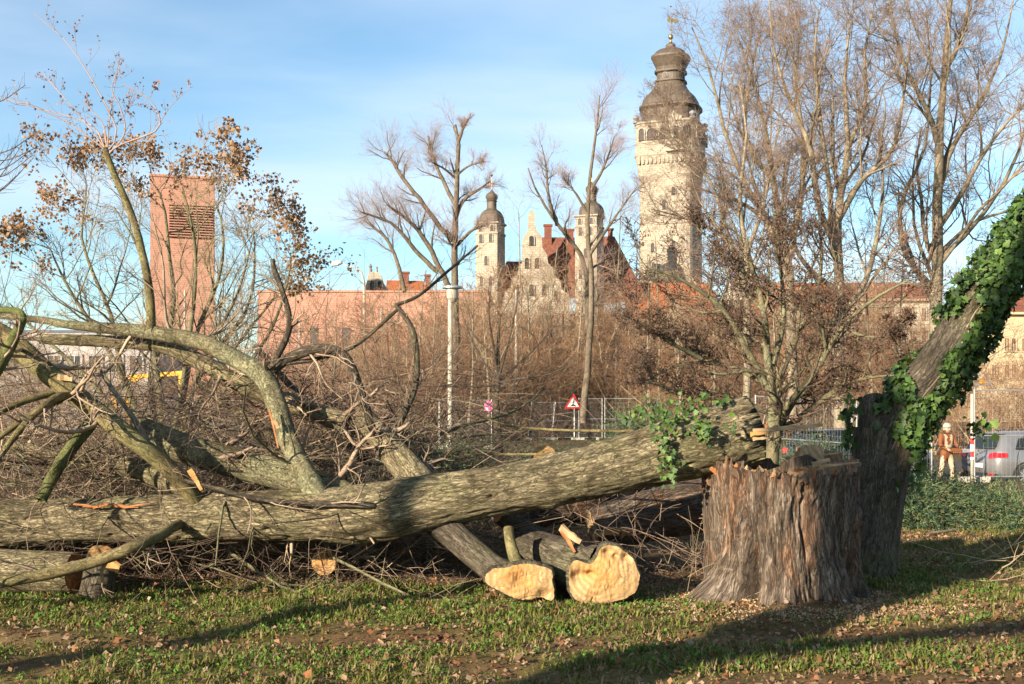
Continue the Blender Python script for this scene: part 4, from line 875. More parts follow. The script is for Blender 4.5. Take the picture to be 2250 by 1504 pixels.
def car(loc, rz, paint, label):
    """hatchback, x forward, origin on the ground at its middle"""
    t_=thing('parked_car',(0,0,0),label,'car')
    # body stations: x, half width, z bottom, z shoulder, half width of glass top, z roof
    st=[(-2.12,0.74,0.42,0.80,0.70,0.82),(-2.06,0.82,0.34,0.93,0.74,0.95),(-1.96,0.865,0.28,0.98,0.70,1.06),(-1.80,0.885,0.25,0.99,0.60,1.34),(-1.66,0.895,0.24,0.99,0.575,1.43),(-1.2,0.90,0.22,0.98,0.57,1.455),(-0.5,0.90,0.20,0.965,0.57,1.47),(0.2,0.90,0.20,0.955,0.565,1.455),(0.55,0.90,0.20,0.95,0.575,1.36),(1.05,0.895,0.21,0.945,0.68,1.03),(1.4,0.885,0.22,0.91,0.62,0.95),(1.8,0.85,0.25,0.83,0.55,0.86),(2.05,0.76,0.30,0.70,0.45,0.72),(2.12,0.66,0.38,0.60,0.4,0.62)]
    V=[]; n=0
    for x,wd,zb,zs,wt_,zr in st:
        half=[(0,zb),(wd*0.86,zb),(wd*0.97,zb+0.12),(wd,zb+(zs-zb)*0.55),(wd*0.985,zs-0.05),(wd*0.955,zs),(wt_+(wd*0.955-wt_)*0.12,zs+(zr-zs)*0.84),(wt_*0.93,zs+(zr-zs)*0.975),(wt_*0.5,zr+0.012*(zr>1.1)),(0,zr+0.018*(zr>1.1))]
        ring=[(x,y,z) for y,z in half]+[(x,-y,z) for y,z in half[-2:0:-1]]; V+=ring; n=len(ring)
    fs=[[k*n+j,(k+1)*n+j,(k+1)*n+(j+1)%n,k*n+(j+1)%n] for k in range(len(st)-1) for j in range(n)]+[list(range(n)),[(len(st)-1)*n+j for j in range(n)][::-1]]
    b_=MB(); b_.add(np.array(V),fs); body=b_.obj('body',MAT[paint],t_,smooth=True)
    # rear screen, lights, plate, bumper on the tail; the tail slopes from (-1.8,1.36) to (-1.97,1.0)
    def tailpt(z): return np.interp(z,[0.42,0.80,0.94,1.04,1.34],[-2.125,-2.13,-2.07,-1.985,-1.815])
    def patch_tail(pts,nm,mat,off=0.014,th_=0.02):
        p=[(tailpt(z)-off,y,z) for y,z in pts]; return MB().prism(p,(-th_,0,0)).obj(nm,MAT[mat],t_)
    patch_tail([(-0.58,1.02),(0.58,1.02),(0.60,1.10),(0.52,1.34),(-0.52,1.34),(-0.60,1.10)],'rear_window','car_glass',0.02,0.03)
    MB().box((-1.80,0,1.425),(0.22,1.16,0.035)).obj('roof_spoiler',MAT[paint],t_)
    for s in (-1,1):
        ys=np.linspace(0.48,0.885,9); gl=[]
        for yy in ys:
            f_=(yy-0.48)/0.405; za,zb_=0.765+0.03*f_,0.90+0.035*min(1,f_*2)-0.03*max(0,f_-0.5)
            for zz in (za,(za+zb_)/2,zb_): gl.append((max(np.interp(yy,[0,.70,.80,.855,.89],[-2.13,-2.12,-2.06,-1.96,-1.80]),np.interp(zz,[.42,.80,.93,.98],[-2.13,-2.125,-2.065,-1.97]))-0.022,(yy+0.014)*s,zz))
        lgm=mesh_np('tail_light',np.array(gl),[np.array([[k*3+q,k*3+q+1,k*3+q+4,k*3+q+3] for k in range(8) for q in range(2)])],True); link('tail_light',lgm,MAT['tail_red'],t_)
        MB().box((-2.135,0.62*s,0.36),(0.03,0.22,0.04)).obj('reflector',MAT['tail_red'],t_)
        y=0.895
        MB().prism([(x,y*s*k,z) for x,z,k in ((-1.60,1.02,0.965),(-1.12,1.0,0.968),(-1.12,1.32,0.77),(-1.40,1.30,0.785))],(0,0.012*s,0)).obj('quarter_window',MAT['car_glass'],t_)
        MB().prism([(x,y*s*k,z) for x,z,k in ((-1.02,1.0,0.968),(-0.12,0.985,0.968),(-0.12,1.35,0.755),(-1.02,1.335,0.765))],(0,0.012*s,0)).obj('side_window',MAT['car_glass'],t_)
        MB().prism([(x,y*s*k,z) for x,z,k in ((-0.03,0.985,0.968),(0.86,0.975,0.968),(0.30,1.33,0.765),(-0.03,1.35,0.755))],(0,0.012*s,0)).obj('side_window',MAT['car_glass'],t_)
        MB().box((0.62,0.98*s,1.0),(0.12,0.16,0.12)).obj('mirror',MAT[paint],t_)
        for x in (-1.32,1.30):
            wh=thing('wheel',(x,0.80*s,0.315),None,None); wh.parent=t_
            ty=MB().lathe([(0.20,-0.10),(0.30,-0.105),(0.318,-0.07),(0.318,0.07),(0.30,0.105),(0.20,0.10)],(0,0,0),28,cap=False).obj('tyre',MAT['rubber'],None,smooth=True)
            rim=MB(); rim.lathe([(0.215,0.05),(0.205,0.10),(0.19,0.10),(0.19,0.03)],(0,0,0),28,cap=False); rim.lathe([(0.05,0.0),(0.055,0.085),(0.02,0.095)],(0,0,0),12)
            for k in range(10):
                a=k/10*2*pi; rim.box((0.125*cos(a),0.125*sin(a),0.075),(0.15,0.032,0.03),Matrix.Rotation(a,3,'Z'))
            rm=rim.obj('rim',MAT['alloy'],None); bk=MB().lathe([(0.2,0.0),(0.2,0.02)],(0,0,0),24).obj('brake_disc',MAT['plastic_black'],None)
            for o in (ty,rm,bk): o.parent=wh; o.rotation_euler=(-pi/2*s,0,0)
            wa=MB().lathe([(0.375,-0.06),(0.375,0.0),(0.335,0.0)],(0,0,0),28,cap=False).obj('wheel_arch',MAT['plastic_black'],None)
            wa.parent=wh; wa.rotation_euler=(-pi/2*s,0,0); wa.location=(0,0.108*s,0.0)
    patch_tail([(-0.26,0.52),(0.26,0.52),(0.26,0.635),(-0.26,0.635)],'number_plate','white_paint',0.01,0.015)
    MB().box((-2.16,0.235,0.578),(0.006,0.045,0.108)).obj('plate_strip',MAT['flag_blue'],t_)
    bd=MB().lathe([(0.055,-0.01),(0.055,0.012),(0.04,0.016)],(0,0,0),16).obj('badge',MAT['alloy'],t_)
    bd.location=(-2.10,0,0.86); bd.rotation_euler=(0,-pi/2,0)
    MB().box((-2.0,0,0.30),(0.24,1.5,0.16)).obj('bumper_skirt',MAT['plastic_black'],t_)
    MB().tube([(-1.5,0,1.47),(-1.62,0,1.53)],[0.02,0.006],6).obj('antenna',MAT['plastic_black'],t_)
    t_.location=Vector(loc); t_.rotation_euler=(0,0,rz); return t_
d=31.3; h=radians(12); tail=np.array([PX(2148,d),d]); cx=tail+np.array([cos(h),sin(h)])*2.12
zc=float(gz(cx[0],cx[1]))+0.013
car((cx[0],cx[1],zc),h,'paint_silver','silver hatchback with red tail lights parked at the right edge')
d=33.5; car((PX(1845,d)+0.9,d+1.2,float(gz(PX(1845,d)+0.9,d+1.2))+0.013),radians(20),'paint_dark','dark blue-grey car parked behind the site fence and the stump')

# ------------------------------------------------------------------ worker beside the hatchback
d=31.0; px0=PX(2080,d); gz0=float(gz(px0,d)); sc_w=1.0
pe=thing('person',(px0,d,gz0),'person in orange-brown work clothes with cream stripes standing legs apart beside the hatchback','person')
J={'pel':(0,0,0.93),'wst':(0,0,1.08),'chs':(0,0.02,1.30),'nck':(0,0,1.48),'hd':(0.0,-0.03,1.60),'top':(0,-0.03,1.70),
 'hl':(-0.10,0,0.88),'kl':(-0.21,-0.04,0.50),'al':(-0.30,0.02,0.09),'tl':(-0.33,-0.13,0.035),'hr':(0.10,0,0.88),'kr':(0.17,-0.05,0.50),'ar':(0.20,0.03,0.09),'tr':(0.24,-0.12,0.035),
 'sl':(-0.19,0,1.42),'el':(-0.27,-0.08,1.16),'wl':(-0.06,-0.24,1.02),'sr':(0.19,0,1.42),'er':(0.28,-0.06,1.17),'wr':(0.27,-0.28,1.08)}
E=[('pel','wst'),('wst','chs'),('chs','nck'),('nck','hd'),('hd','top'),('pel','hl'),('hl','kl'),('kl','al'),('al','tl'),('pel','hr'),('hr','kr'),('kr','ar'),('ar','tr'),('chs','sl'),('sl','el'),('el','wl'),('chs','sr'),('sr','er'),('er','wr')]
RAD={'pel':.165,'wst':.15,'chs':.175,'nck':.065,'hd':.095,'top':.07,'hl':.105,'kl':.075,'al':.055,'tl':.045,'hr':.105,'kr':.075,'ar':.055,'tr':.045,'sl':.08,'el':.058,'wl':.042,'sr':.08,'er':.058,'wr':.042}
ks=list(J); me=bpy.data.meshes.new('body'); me.from_pydata([J[k] for k in ks],[(ks.index(a),ks.index(b_)) for a,b_ in E],[])
tmp=bpy.data.objects.new('tmp',me); COL.objects.link(tmp); sk=tmp.modifiers.new('s','SKIN'); tmp.modifiers.new('d','SUBSURF').levels=2
for v,k in zip(me.skin_vertices[0].data,ks): v.radius=(RAD[k],RAD[k]*(0.75 if k in('chs','wst','pel') else 1)); v.use_root=(k=='pel')
dg=bpy.context.evaluated_depsgraph_get(); bm_=bpy.data.meshes.new_from_object(tmp.evaluated_get(dg)); bpy.data.objects.remove(tmp)
simple('cloth_orange',(0.20,0.075,0.032),(0.13,0.05,0.024),12,0.85,0.15,b_str=0.4); simple('cloth_dark',(0.10,0.055,0.05),(0.06,0.035,0.035),12,0.85,0.15,b_str=0.4); simple('stripe',(0.46,0.36,0.24),(0.38,0.29,0.19),6,0.5,0.3); simple('skin',(0.52,0.30,0.21),(0.45,0.25,0.17),8,0.55,0.3)
bm_.materials.clear()
for k in ('cloth_orange','cloth_dark','stripe','skin'): bm_.materials.append(MAT[k])
for p in bm_.polygons:
    x,y,z=p.center; i=0
    if z>1.50: i=3
    elif z<0.07: i=1
    elif z<0.9 and 0.26<z<0.36: i=2
    elif z<0.9: i=(2 if y<-0.03 and x<-0.17+0.25*(0.9-z)*0.0 else 0) if x<0 else (2 if x<0.14 and y<0 else 1)
    elif 1.10<z<1.17 and abs(x)<0.2: i=2
    elif abs(x+0.09)<0.035 and z>1.17 and z<1.46: i=2
    elif abs(x-0.09)<0.035 and z>1.17 and z<1.46: i=2
    elif y<-0.22: i=3
    p.material_index=i; p.use_smooth=True
bo=link('body',bm_,None); bo.parent=pe
def pchild(mb,nm,mat,smooth=True): o=mb.obj(nm,MAT[mat],None,smooth=smooth); o.parent=pe; return o
pchild(MB().lathe([(0.112,1.65),(0.118,1.665),(0.108,1.72),(0.075,1.765),(0.02,1.78)],(0,-0.02,0),16),'helmet','lamp_glass')
pchild(MB().box((0,-0.125,1.615),(0.025,0.03,0.05)),'nose','skin',False)
for s in (-1,1):
    pchild(MB().lathe([(0.004,-0.012),(0.013,0),(0.004,0.012)],(0.035*s,-0.115,1.635),8),'eye','black_print'); pchild(MB().box((0.098*s,-0.02,1.61),(0.02,0.04,0.065)),'ear','skin',False)
for nm,wp in (('hand',(-0.06,-0.24,1.02)),('hand',(0.27,-0.28,1.08))):
    hm=MB(); w0=np.array(wp); hm.box(w0+np.array([0.02,-0.04,-0.01]),(0.075,0.08,0.035))
    for k in range(4): hm.tube([w0+np.array([-0.012+0.022*k,-0.07,0.0]),w0+np.array([-0.012+0.022*k,-0.11-0.006*(1.5-abs(k-1.5)),-0.015]),w0+np.array([-0.012+0.022*k,-0.105,-0.05])],[0.0095,0.009,0.008],6)
    hm.tube([w0+np.array([-0.025,-0.03,0.0]),w0+np.array([-0.045,-0.065,-0.015]),w0+np.array([-0.03,-0.09,-0.03])],[0.011,0.010,0.008],6); pchild(hm,nm,'skin')
pe.rotation_euler=(0,0,radians(20)); pe.scale=(0.96,0.96,0.96)
cs=thing('power_saw',(px0+0.12,d-0.36,gz0+0.98),'small power saw with a grey bar held by the person','saw'); o_=np.array([px0+0.15,d-0.36,gz0+0.99])
MB().box(o_,(0.17,0.11,0.12)).box(o_+np.array([-0.12,0,0.02]),(0.10,0.04,0.08)).obj('motor_housing',MAT['cloth_orange'],cs)
MB().prism([o_+np.array([x,-0.07,z]) for x,z in ((0.1,-0.05),(0.50,-0.03),(0.53,0.0),(0.50,0.04),(0.1,0.05))],(0,0.012,0)).obj('guide_bar',MAT['steel'],cs)
MB().tube([o_+np.array([0.05,-0.08,0.06]),o_+np.array([0.04,-0.06,0.13]),o_+np.array([0.04,0.06,0.13]),o_+np.array([0.05,0.08,0.06])],0.013,6).obj('handle',MAT['plastic_black'],cs)

# ------------------------------------------------------------------ felled wood
def detail(path, sides, step, amp, fu=22.0, fv=4.0, seed=0, lump=0.08, knots=()):
    """path rows x,y,z,r -> bark surface with furrows; returns V grid, uv, frames"""
    p=np.asarray(path,float); L=np.linalg.norm(np.diff(p[:,:3],axis=0),axis=1).sum(); K=max(4,int(L/step)); c=crom(p,K); Pt=c[:,:3]; R=np.maximum(c[:,3],0.002)
    T=np.gradient(Pt,axis=0); T=nrm(T); A=np.empty_like(T); a0=nrm(np.cross(T[0],np.array([0.13,0.21,1.0]))); A[0]=a0
    for k in range(1,K): a=A[k-1]-T[k]*np.dot(A[k-1],T[k]); A[k]=a/np.linalg.norm(a)
    B=np.cross(T,A); s=np.concatenate([[0],np.cumsum(np.linalg.norm(np.diff(Pt,axis=0),axis=1))])
    th=np.arange(sides)/sides*2*pi; C,S=np.cos(th),np.sin(th); rm=R.mean()
    q=np.stack([np.broadcast_to(C*rm,(K,sides)),np.broadcast_to(S*rm,(K,sides)),np.broadcast_to(s[:,None],(K,sides))],-1)
    tw=0.6*vnoise(q*np.array([1.5,1.5,1.2]),seed+40)
    f=q*np.array([fu,fu,fv]); f[...,0]+=tw*2; rid=1-np.abs(fbm(f,seed,3))*2.2
    big=fbm(q*np.array([2.5/max(rm*4,.3),2.5/max(rm*4,.3),1.4]),seed+7,3)
    r=R[:,None]*(1+lump*big)+amp*rid
    for ks,kt,kh,kw in knots:
        dth=np.abs((th[None]-kt+pi)%(2*pi)-pi)*rm; r=r+kh*np.exp(-((s[:,None]-ks)**2+dth**2)/kw**2)
    V=Pt[:,None]+r[...,None]*(C[None,:,None]*A[:,None]+S[None,:,None]*B[:,None])
    uv=np.stack([np.broadcast_to(th/(2*pi)*2*pi*rm,(K,sides)),np.broadcast_to(s[:,None],(K,sides))],-1)
    return V,uv,Pt,T,A,B,R
def grid_mesh(name,V,uv,smooth=True):
    K,S=V.shape[:2]; V2=np.concatenate([V,V[:,:1]],1); uv2=np.concatenate([uv,uv[:,:1]+np.array([uv[0,1,0]*S,0])],1); S1=S+1
    i=(np.arange(K-1)[:,None]*S1+np.arange(S)[None]).ravel()
    return mesh_np(name,V2.reshape(-1,3),[np.stack([i,i+1,i+S1+1,i+S1],-1)],smooth,uv=uv2.reshape(-1,2))
def cutface(name, ring, axis, mat, parent, rough=0.03, bulge=0.0, hollow=0.0, seed=0, nr=9):
    """disc closing a ring of points: a sawn, torn face with relief"""
    ring=np.asarray(ring); c=ring.mean(0); S=len(ring); rad=np.linalg.norm(ring-c,axis=1).mean(); V=[]; UV=[]
    a=nrm(ring[0]-c); b_=np.cross(axis,a)
    for k in range(nr):
        f=1-k/(nr-1); p=c+(ring-c)*f
        q=np.stack([p@a/rad*1.7,p@b_/rad*1.7,np.zeros(S)],-1)
        hgt=rough*fbm(q*1.6+seed,seed,4)*min(1,(1-f)*5)+bulge*(1-f*f)-hollow*np.exp(-(f/0.45)**2)
        V.append(p+axis*hgt[:,None]); UV.append(np.stack([(p-c)@a,(p-c)@b_],-1))
    V=np.concatenate(V); UV=np.concatenate(UV); i=(np.arange(nr-1)[:,None]*S+np.arange(S)[None]).ravel(); j=(np.arange(nr-1)[:,None]*S+(np.arange(S)[None]+1)%S).ravel()
    return link(name,mesh_np(name,V,[np.stack([i,j,j+S,i+S],-1)],True,uv=UV),MAT[mat],parent)
def pxpath(pts):
    """(x,y,d,r_px) rows to metres"""
    return np.array([[*P(x,y,d),r*d/F] for x,y,d,r in pts])
def limb(parent, pts, mat, name='limb', sides=20, step=0.035, amp=0.004, seed=0, cut0=None, cut1=None, raw=False, lump=0.08, fu=22, fv=4, tilt0=None, tilt1=None, jag=0.0, knots=(), wall=None):
    V,uv,Pt,T,A,B,R=detail(pts if raw else pxpath(pts),sides,step,amp,fu,fv,seed,lump,knots)
    # oblique or ragged ends
    for end,tl in ((0,tilt0),(-1,tilt1)):
        if tl is not None:
            n=nrm(np.asarray(tl,float)); ring=V[end]; t=T[end]; V[end]=ring-np.outer(((ring-Pt[end])@n)/np.dot(t,n),t)
        if jag and (cut0 if end==0 else cut1):
            S=V.shape[1]; V[end]=V[end]+(T[end]*(1 if end else -1))*(jag*fbm(np.stack([np.cos(np.arange(S)/S*2*pi)*2.5,np.sin(np.arange(S)/S*2*pi)*2.5,np.full(S,seed*1.7)],-1),seed+3,3))[:,None]
    o=link(name,grid_mesh(name,V,uv),MAT[mat],parent)
    if cut0: cutface('cut_face',V[0],-T[0],cut0,o if parent is not None and parent.parent is None else parent,seed=seed,rough=R[0]*0.25)
    if cut1: cutface('cut_face',V[-1],T[-1],cut1,o if parent is not None and parent.parent is None else parent,seed=seed+1,rough=R[-1]*0.25)
    return o,(Pt,R)
def shard(parent, a, b_, w0, w1, th_, mat, name='splinter', seed=0, side=(0,0,1.0), n=6):
    """long torn wooden splinter from a to b"""
    g=np.random.default_rng(seed); a=np.array(a,float); b_=np.array(b_,float); ax=nrm(b_-a); s=np.asarray(side,float); s=nrm(s-ax*np.dot(s,ax)); t=np.cross(ax,s); V=[]; UV=[]
    L=np.linalg.norm(b_-a)
    for k in range(n):
        f=k/(n-1); c=a+(b_-a)*f; wd=(w0*(1-f)+w1*f)*(1+0.12*g.normal()); hh=th_*(1-0.6*f)*(1+0.2*g.normal())
        off=s*0.06*w0*g.normal()
        for (p,q) in ((-1,-1),(1,-0.7),(0.8,1),(-0.9,0.8)): V.append(c+off+s*p*wd/2+t*q*hh/2); UV.append((p*wd/2,f*L*0.3))
    fs=[[k*4+j,k*4+(j+1)%4,(k+1)*4+(j+1)%4,(k+1)*4+j] for k in range(n-1) for j in range(4)]+[[3,2,1,0],[(n-1)*4+j for j in range(4)]]
    return link(name,mesh_np(name,np.array(V),[np.array(fs)],False,uv=np.array(UV)),MAT[mat],parent)
def twigs_on(parent, paths, levels, mat, name='twigs', seed=0):
    g=np.random.default_rng(seed); Pt=np.stack([crom(np.column_stack([p,r]),12)[:,:3] for p,r in paths]); R=np.stack([crom(np.column_stack([p,r]),12)[:,3] for p,r in paths]); sets=[]
    for kw in levels:
        kw=dict(kw); S=kw.pop('S',3); Pt,R=sprout(Pt,R,g=g,**kw); sets.append((Pt,R,S))
    return link(name,tubes_mesh(name,sets),MAT[mat],parent,kind='stuff'), (Pt,R)

# --- the felled trunk itself, its cut end resting on the stump
ft=thing('felled_trunk',tuple(P(900,1190,9.9)*np.array([1,1,0])),'long mossy felled trunk lying across the picture, butt resting on the stump','felled tree')
tp=[(-330,1160,10.6,50),(-100,1152,10.55,48),(100,1148,10.5,48),(300,1142,10.45,49),(500,1135,10.35,51),(700,1131,10.2,54),(850,1124,10.1,61),(940,1105,10.05,57),(1100,1078,10.1,53),(1250,1050,10.2,56),(1400,1012,10.3,62),(1500,985,10.38,68),(1580,965,10.45,72),(1655,945,10.5,73)]
kn=[(s,t,h_,w_) for s,t,h_,w_ in zip(rng.uniform(0.5,8.2,26),rng.uniform(0,6.28,26),rng.uniform(0.012,0.035,26),rng.uniform(0.03,0.07,26))]+[(4.55,2.2,0.05,0.16),(4.6,0.4,0.05,0.14)]+[(s,t,h_,w_) for s,t,h_,w_ in zip(rng.uniform(0.5,8.2,70),rng.uniform(0,6.28,70),rng.uniform(-0.035,-0.015,70),rng.uniform(0.018,0.04,70))]
to,(tP,tR)=limb(ft,tp,'bark_trunk',name='trunk',sides=130,step=0.017,amp=0.016,seed=5,fu=20,fv=3.5,lump=0.07,cut1='wood_orange',tilt1=(0.8,-0.35,0.2),jag=0.06,knots=kn)
# pale torn splinters at the butt
shard(ft,P(1655,948,10.12),P(1808,934,9.85),0.045,0.03,0.025,'wood_pale',seed=1,n=7)
shard(ft,P(1650,955,10.12),P(1692,950,10.0),0.05,0.02,0.03,'wood_cut',seed=2); shard(ft,P(1655,965,10.12),P(1690,962,10.0),0.035,0.012,0.03,'wood_pale',seed=3); shard(ft,P(1640,938,10.3),P(1688,936,10.2),0.05,0.03,0.04,'wood_orange',seed=4)
# long peeled strips springing off the upper side
for k,pts in enumerate(([(1490,948,10.25,5),(1420,948,10.3,4),(1300,947,10.45,3.4),(1200,944,10.6,3),(1120,936,10.7,2.6),(1040,910,10.8,2)],[(1470,960,10.2,5),(1400,975,10.2,4.4),(1310,991,10.25,3.6),(1200,998,10.4,3),(1100,999,10.6,2.4),(1020,1000,10.7,2)])):
    limb(ft,pts,'bark_olive',name='peeled_strip',sides=6,step=0.06,amp=0.0,seed=k+60,lump=0.1)
# rusty bark wound on the left
V,uv,Pt_,T_,A_,B_,R_=detail(pxpath([(150,1118,9.74,13),(200,1116,9.72,17),(250,1114,9.74,12),(290,1110,9.78,4)]),14,0.03,0.006,18,5,77,0.3)
for k_ in range(6): shard(ft,P(160+22*k_,1108+4*(k_%3),10.24),P(200+26*k_,1106+5*((k_+1)%3),10.23),0.022,0.006,0.012,'wood_orange',name='bark_wound',seed=400+k_)
# limbs of the felled tree (px x, y, depth, radius)
LB={}
def L_(key,pts,mat,**k): LB[key]=limb(ft,pts,mat,seed=len(LB)+20,**k)[1]
L_('arch',[(722,1135,10.15,25.2),(700,1095,10.15,25.2),(665,1030,10.25,23.1),(630,960,10.4,21.7),(608,890,10.5,21.0),(580,830,10.6,21.0),(520,790,10.75,18.9),(440,752,10.9,16.8),(340,732,11.05,14.7),(240,722,11.2,11.9),(160,715,11.3,9.1),(60,700,11.5,6.3),(-60,690,11.7,4.2)],'bark_lichen',sides=30,step=0.025,amp=0.006)
L_('arch_up',[(332,735,11.05,10.0),(330,660,11.0,8.9),(318,580,10.95,8.0),(292,480,10.9,7.1),(258,400,10.85,6.5),(236,345,10.8,6.5),(231,325,10.8,4.8)],'bark_olive',cut1='wood_orange')
L_('stub_up',[(600,800,10.6,6.8),(628,745,10.6,6.8),(636,700,10.55,6.0),(620,640,10.55,5.6),(602,590,10.55,5.2),(599,570,10.55,5.2)],'bark_dark',cut1='wood_cut',sides=14)
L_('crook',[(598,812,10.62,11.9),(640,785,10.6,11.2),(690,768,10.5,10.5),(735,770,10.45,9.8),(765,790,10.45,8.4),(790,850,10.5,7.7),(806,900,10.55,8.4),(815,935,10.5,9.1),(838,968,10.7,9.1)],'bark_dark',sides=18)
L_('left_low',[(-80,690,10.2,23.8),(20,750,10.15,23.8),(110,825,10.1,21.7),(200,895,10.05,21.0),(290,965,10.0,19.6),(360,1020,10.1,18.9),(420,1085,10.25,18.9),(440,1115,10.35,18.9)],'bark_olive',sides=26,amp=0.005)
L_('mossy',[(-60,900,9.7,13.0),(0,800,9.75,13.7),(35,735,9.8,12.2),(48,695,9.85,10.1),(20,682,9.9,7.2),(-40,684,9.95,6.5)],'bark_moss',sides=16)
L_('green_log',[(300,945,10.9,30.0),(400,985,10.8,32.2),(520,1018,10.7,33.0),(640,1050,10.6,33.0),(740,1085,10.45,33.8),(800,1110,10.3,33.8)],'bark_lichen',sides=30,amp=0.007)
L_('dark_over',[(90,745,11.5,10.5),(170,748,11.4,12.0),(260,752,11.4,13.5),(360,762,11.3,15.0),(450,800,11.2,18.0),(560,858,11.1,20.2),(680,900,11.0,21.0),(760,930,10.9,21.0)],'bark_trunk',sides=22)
L_('stub_log',[(800,920,10.9,22.9),(830,955,10.75,26.4),(870,1000,10.6,31.7),(920,1060,10.4,37.0),(955,1110,10.15,37.0)],'bark_trunk',sides=26,amp=0.006,cut0='wood_orange')
L_('sway',[(868,950,10.8,6.8),(890,905,10.75,6.5),(912,850,10.7,6.1),(916,790,10.7,5.8),(908,730,10.7,5.4),(885,690,10.7,4.8),(868,672,10.7,4.1)],'bark_dark',sides=14)
L_('sway_twig',[(868,672,10.7,4),(920,650,10.7,3.2),(980,600,10.8,2.6),(1050,540,10.9,1.6)],'bark_dark',sides=8)
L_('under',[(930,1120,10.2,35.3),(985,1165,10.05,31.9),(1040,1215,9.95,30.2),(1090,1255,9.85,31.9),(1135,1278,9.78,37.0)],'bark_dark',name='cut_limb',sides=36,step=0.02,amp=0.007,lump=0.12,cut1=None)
L_('low_bough',[(400,1150,10.25,11.0),(380,1160,10.05,11.0),(350,1178,9.8,11.9),(290,1205,9.5,12.8),(200,1237,9.4,12.8),(100,1262,9.3,12.8),(-40,1288,9.2,11.9)],'bark_olive',sides=16,amp=0.002)
L_('drape',[(360,1045,10.15,4),(480,1075,10.05,4.5),(560,1095,10.0,5),(680,1107,9.9,6),(800,1110,9.85,7),(835,1118,9.95,7)],'bark_dark',sides=8)
L_('left_fan',[(130,860,10.1,8),(60,880,9.9,7),(-10,910,9.7,6),(-100,960,9.5,5)],'bark_olive',sides=10)
L_('left_fan2',[(150,870,10.1,8),(80,905,9.8,7),(0,960,9.6,6),(-100,1040,9.5,5)],'bark_olive',sides=10)
L_('left_fan3',[(180,880,10.1,8),(140,870,9.9,9),(100,890,9.7,8),(40,950,9.55,7),(-40,1060,9.4,5)],'bark_olive',sides=10)
L_('dark_prop',[(200,930,10.4,15.0),(160,980,10.3,15.0),(120,1040,10.2,13.5),(90,1100,10.1,12.0)],'bark_moss',sides=14)
L_('back1',[(-60,950,11.4,17.6),(60,990,11.3,17.6),(160,1010,11.2,16.0),(260,1040,11.1,15.2)],'bark_trunk',sides=16)
L_('back2',[(270,1020,10.9,24),(340,1045,10.8,25),(420,1075,10.6,25)],'bark_trunk',sides=18,cut0='wood_cut')
L_('back3',[(430,840,12.0,9),(520,900,11.8,10),(600,960,11.6,11),(700,1040,11.2,12)],'bark_trunk',sides=10)
L_('back4',[(560,760,11.8,6),(640,850,11.6,7),(720,930,11.4,9),(800,1010,11.1,11)],'bark_dark',sides=10)
L_('thin_diag',[(210,800,10.6,4.5),(250,860,10.5,5),(300,930,10.4,5.5),(340,1000,10.3,5)],'bark_pale',sides=8)
L_('over_rail',[(880,675,10.7,3),(780,760,10.6,3.5),(690,790,10.6,4),(620,800,10.6,5)],'bark_dark',sides=8)
shard(ft,P(418,1032,10.1),P(442,1078,10.05),0.06,0.03,0.03,'wood_cut',name='torn_wood',seed=9,side=(1,0,0)); shard(ft,P(592,900,10.28),P(612,985,10.2),0.022,0.012,0.012,'wood_orange',name='torn_wood',seed=10,side=(1,0,0)); shard(ft,P(603,925,10.26),P(612,942,10.24),0.04,0.03,0.02,'wood_pale',name='torn_wood',seed=11,side=(1,0,0))
shard(ft,P(130,828,10.0),P(160,834,9.98),0.06,0.04,0.05,'wood_pale',name='torn_wood',seed=12)
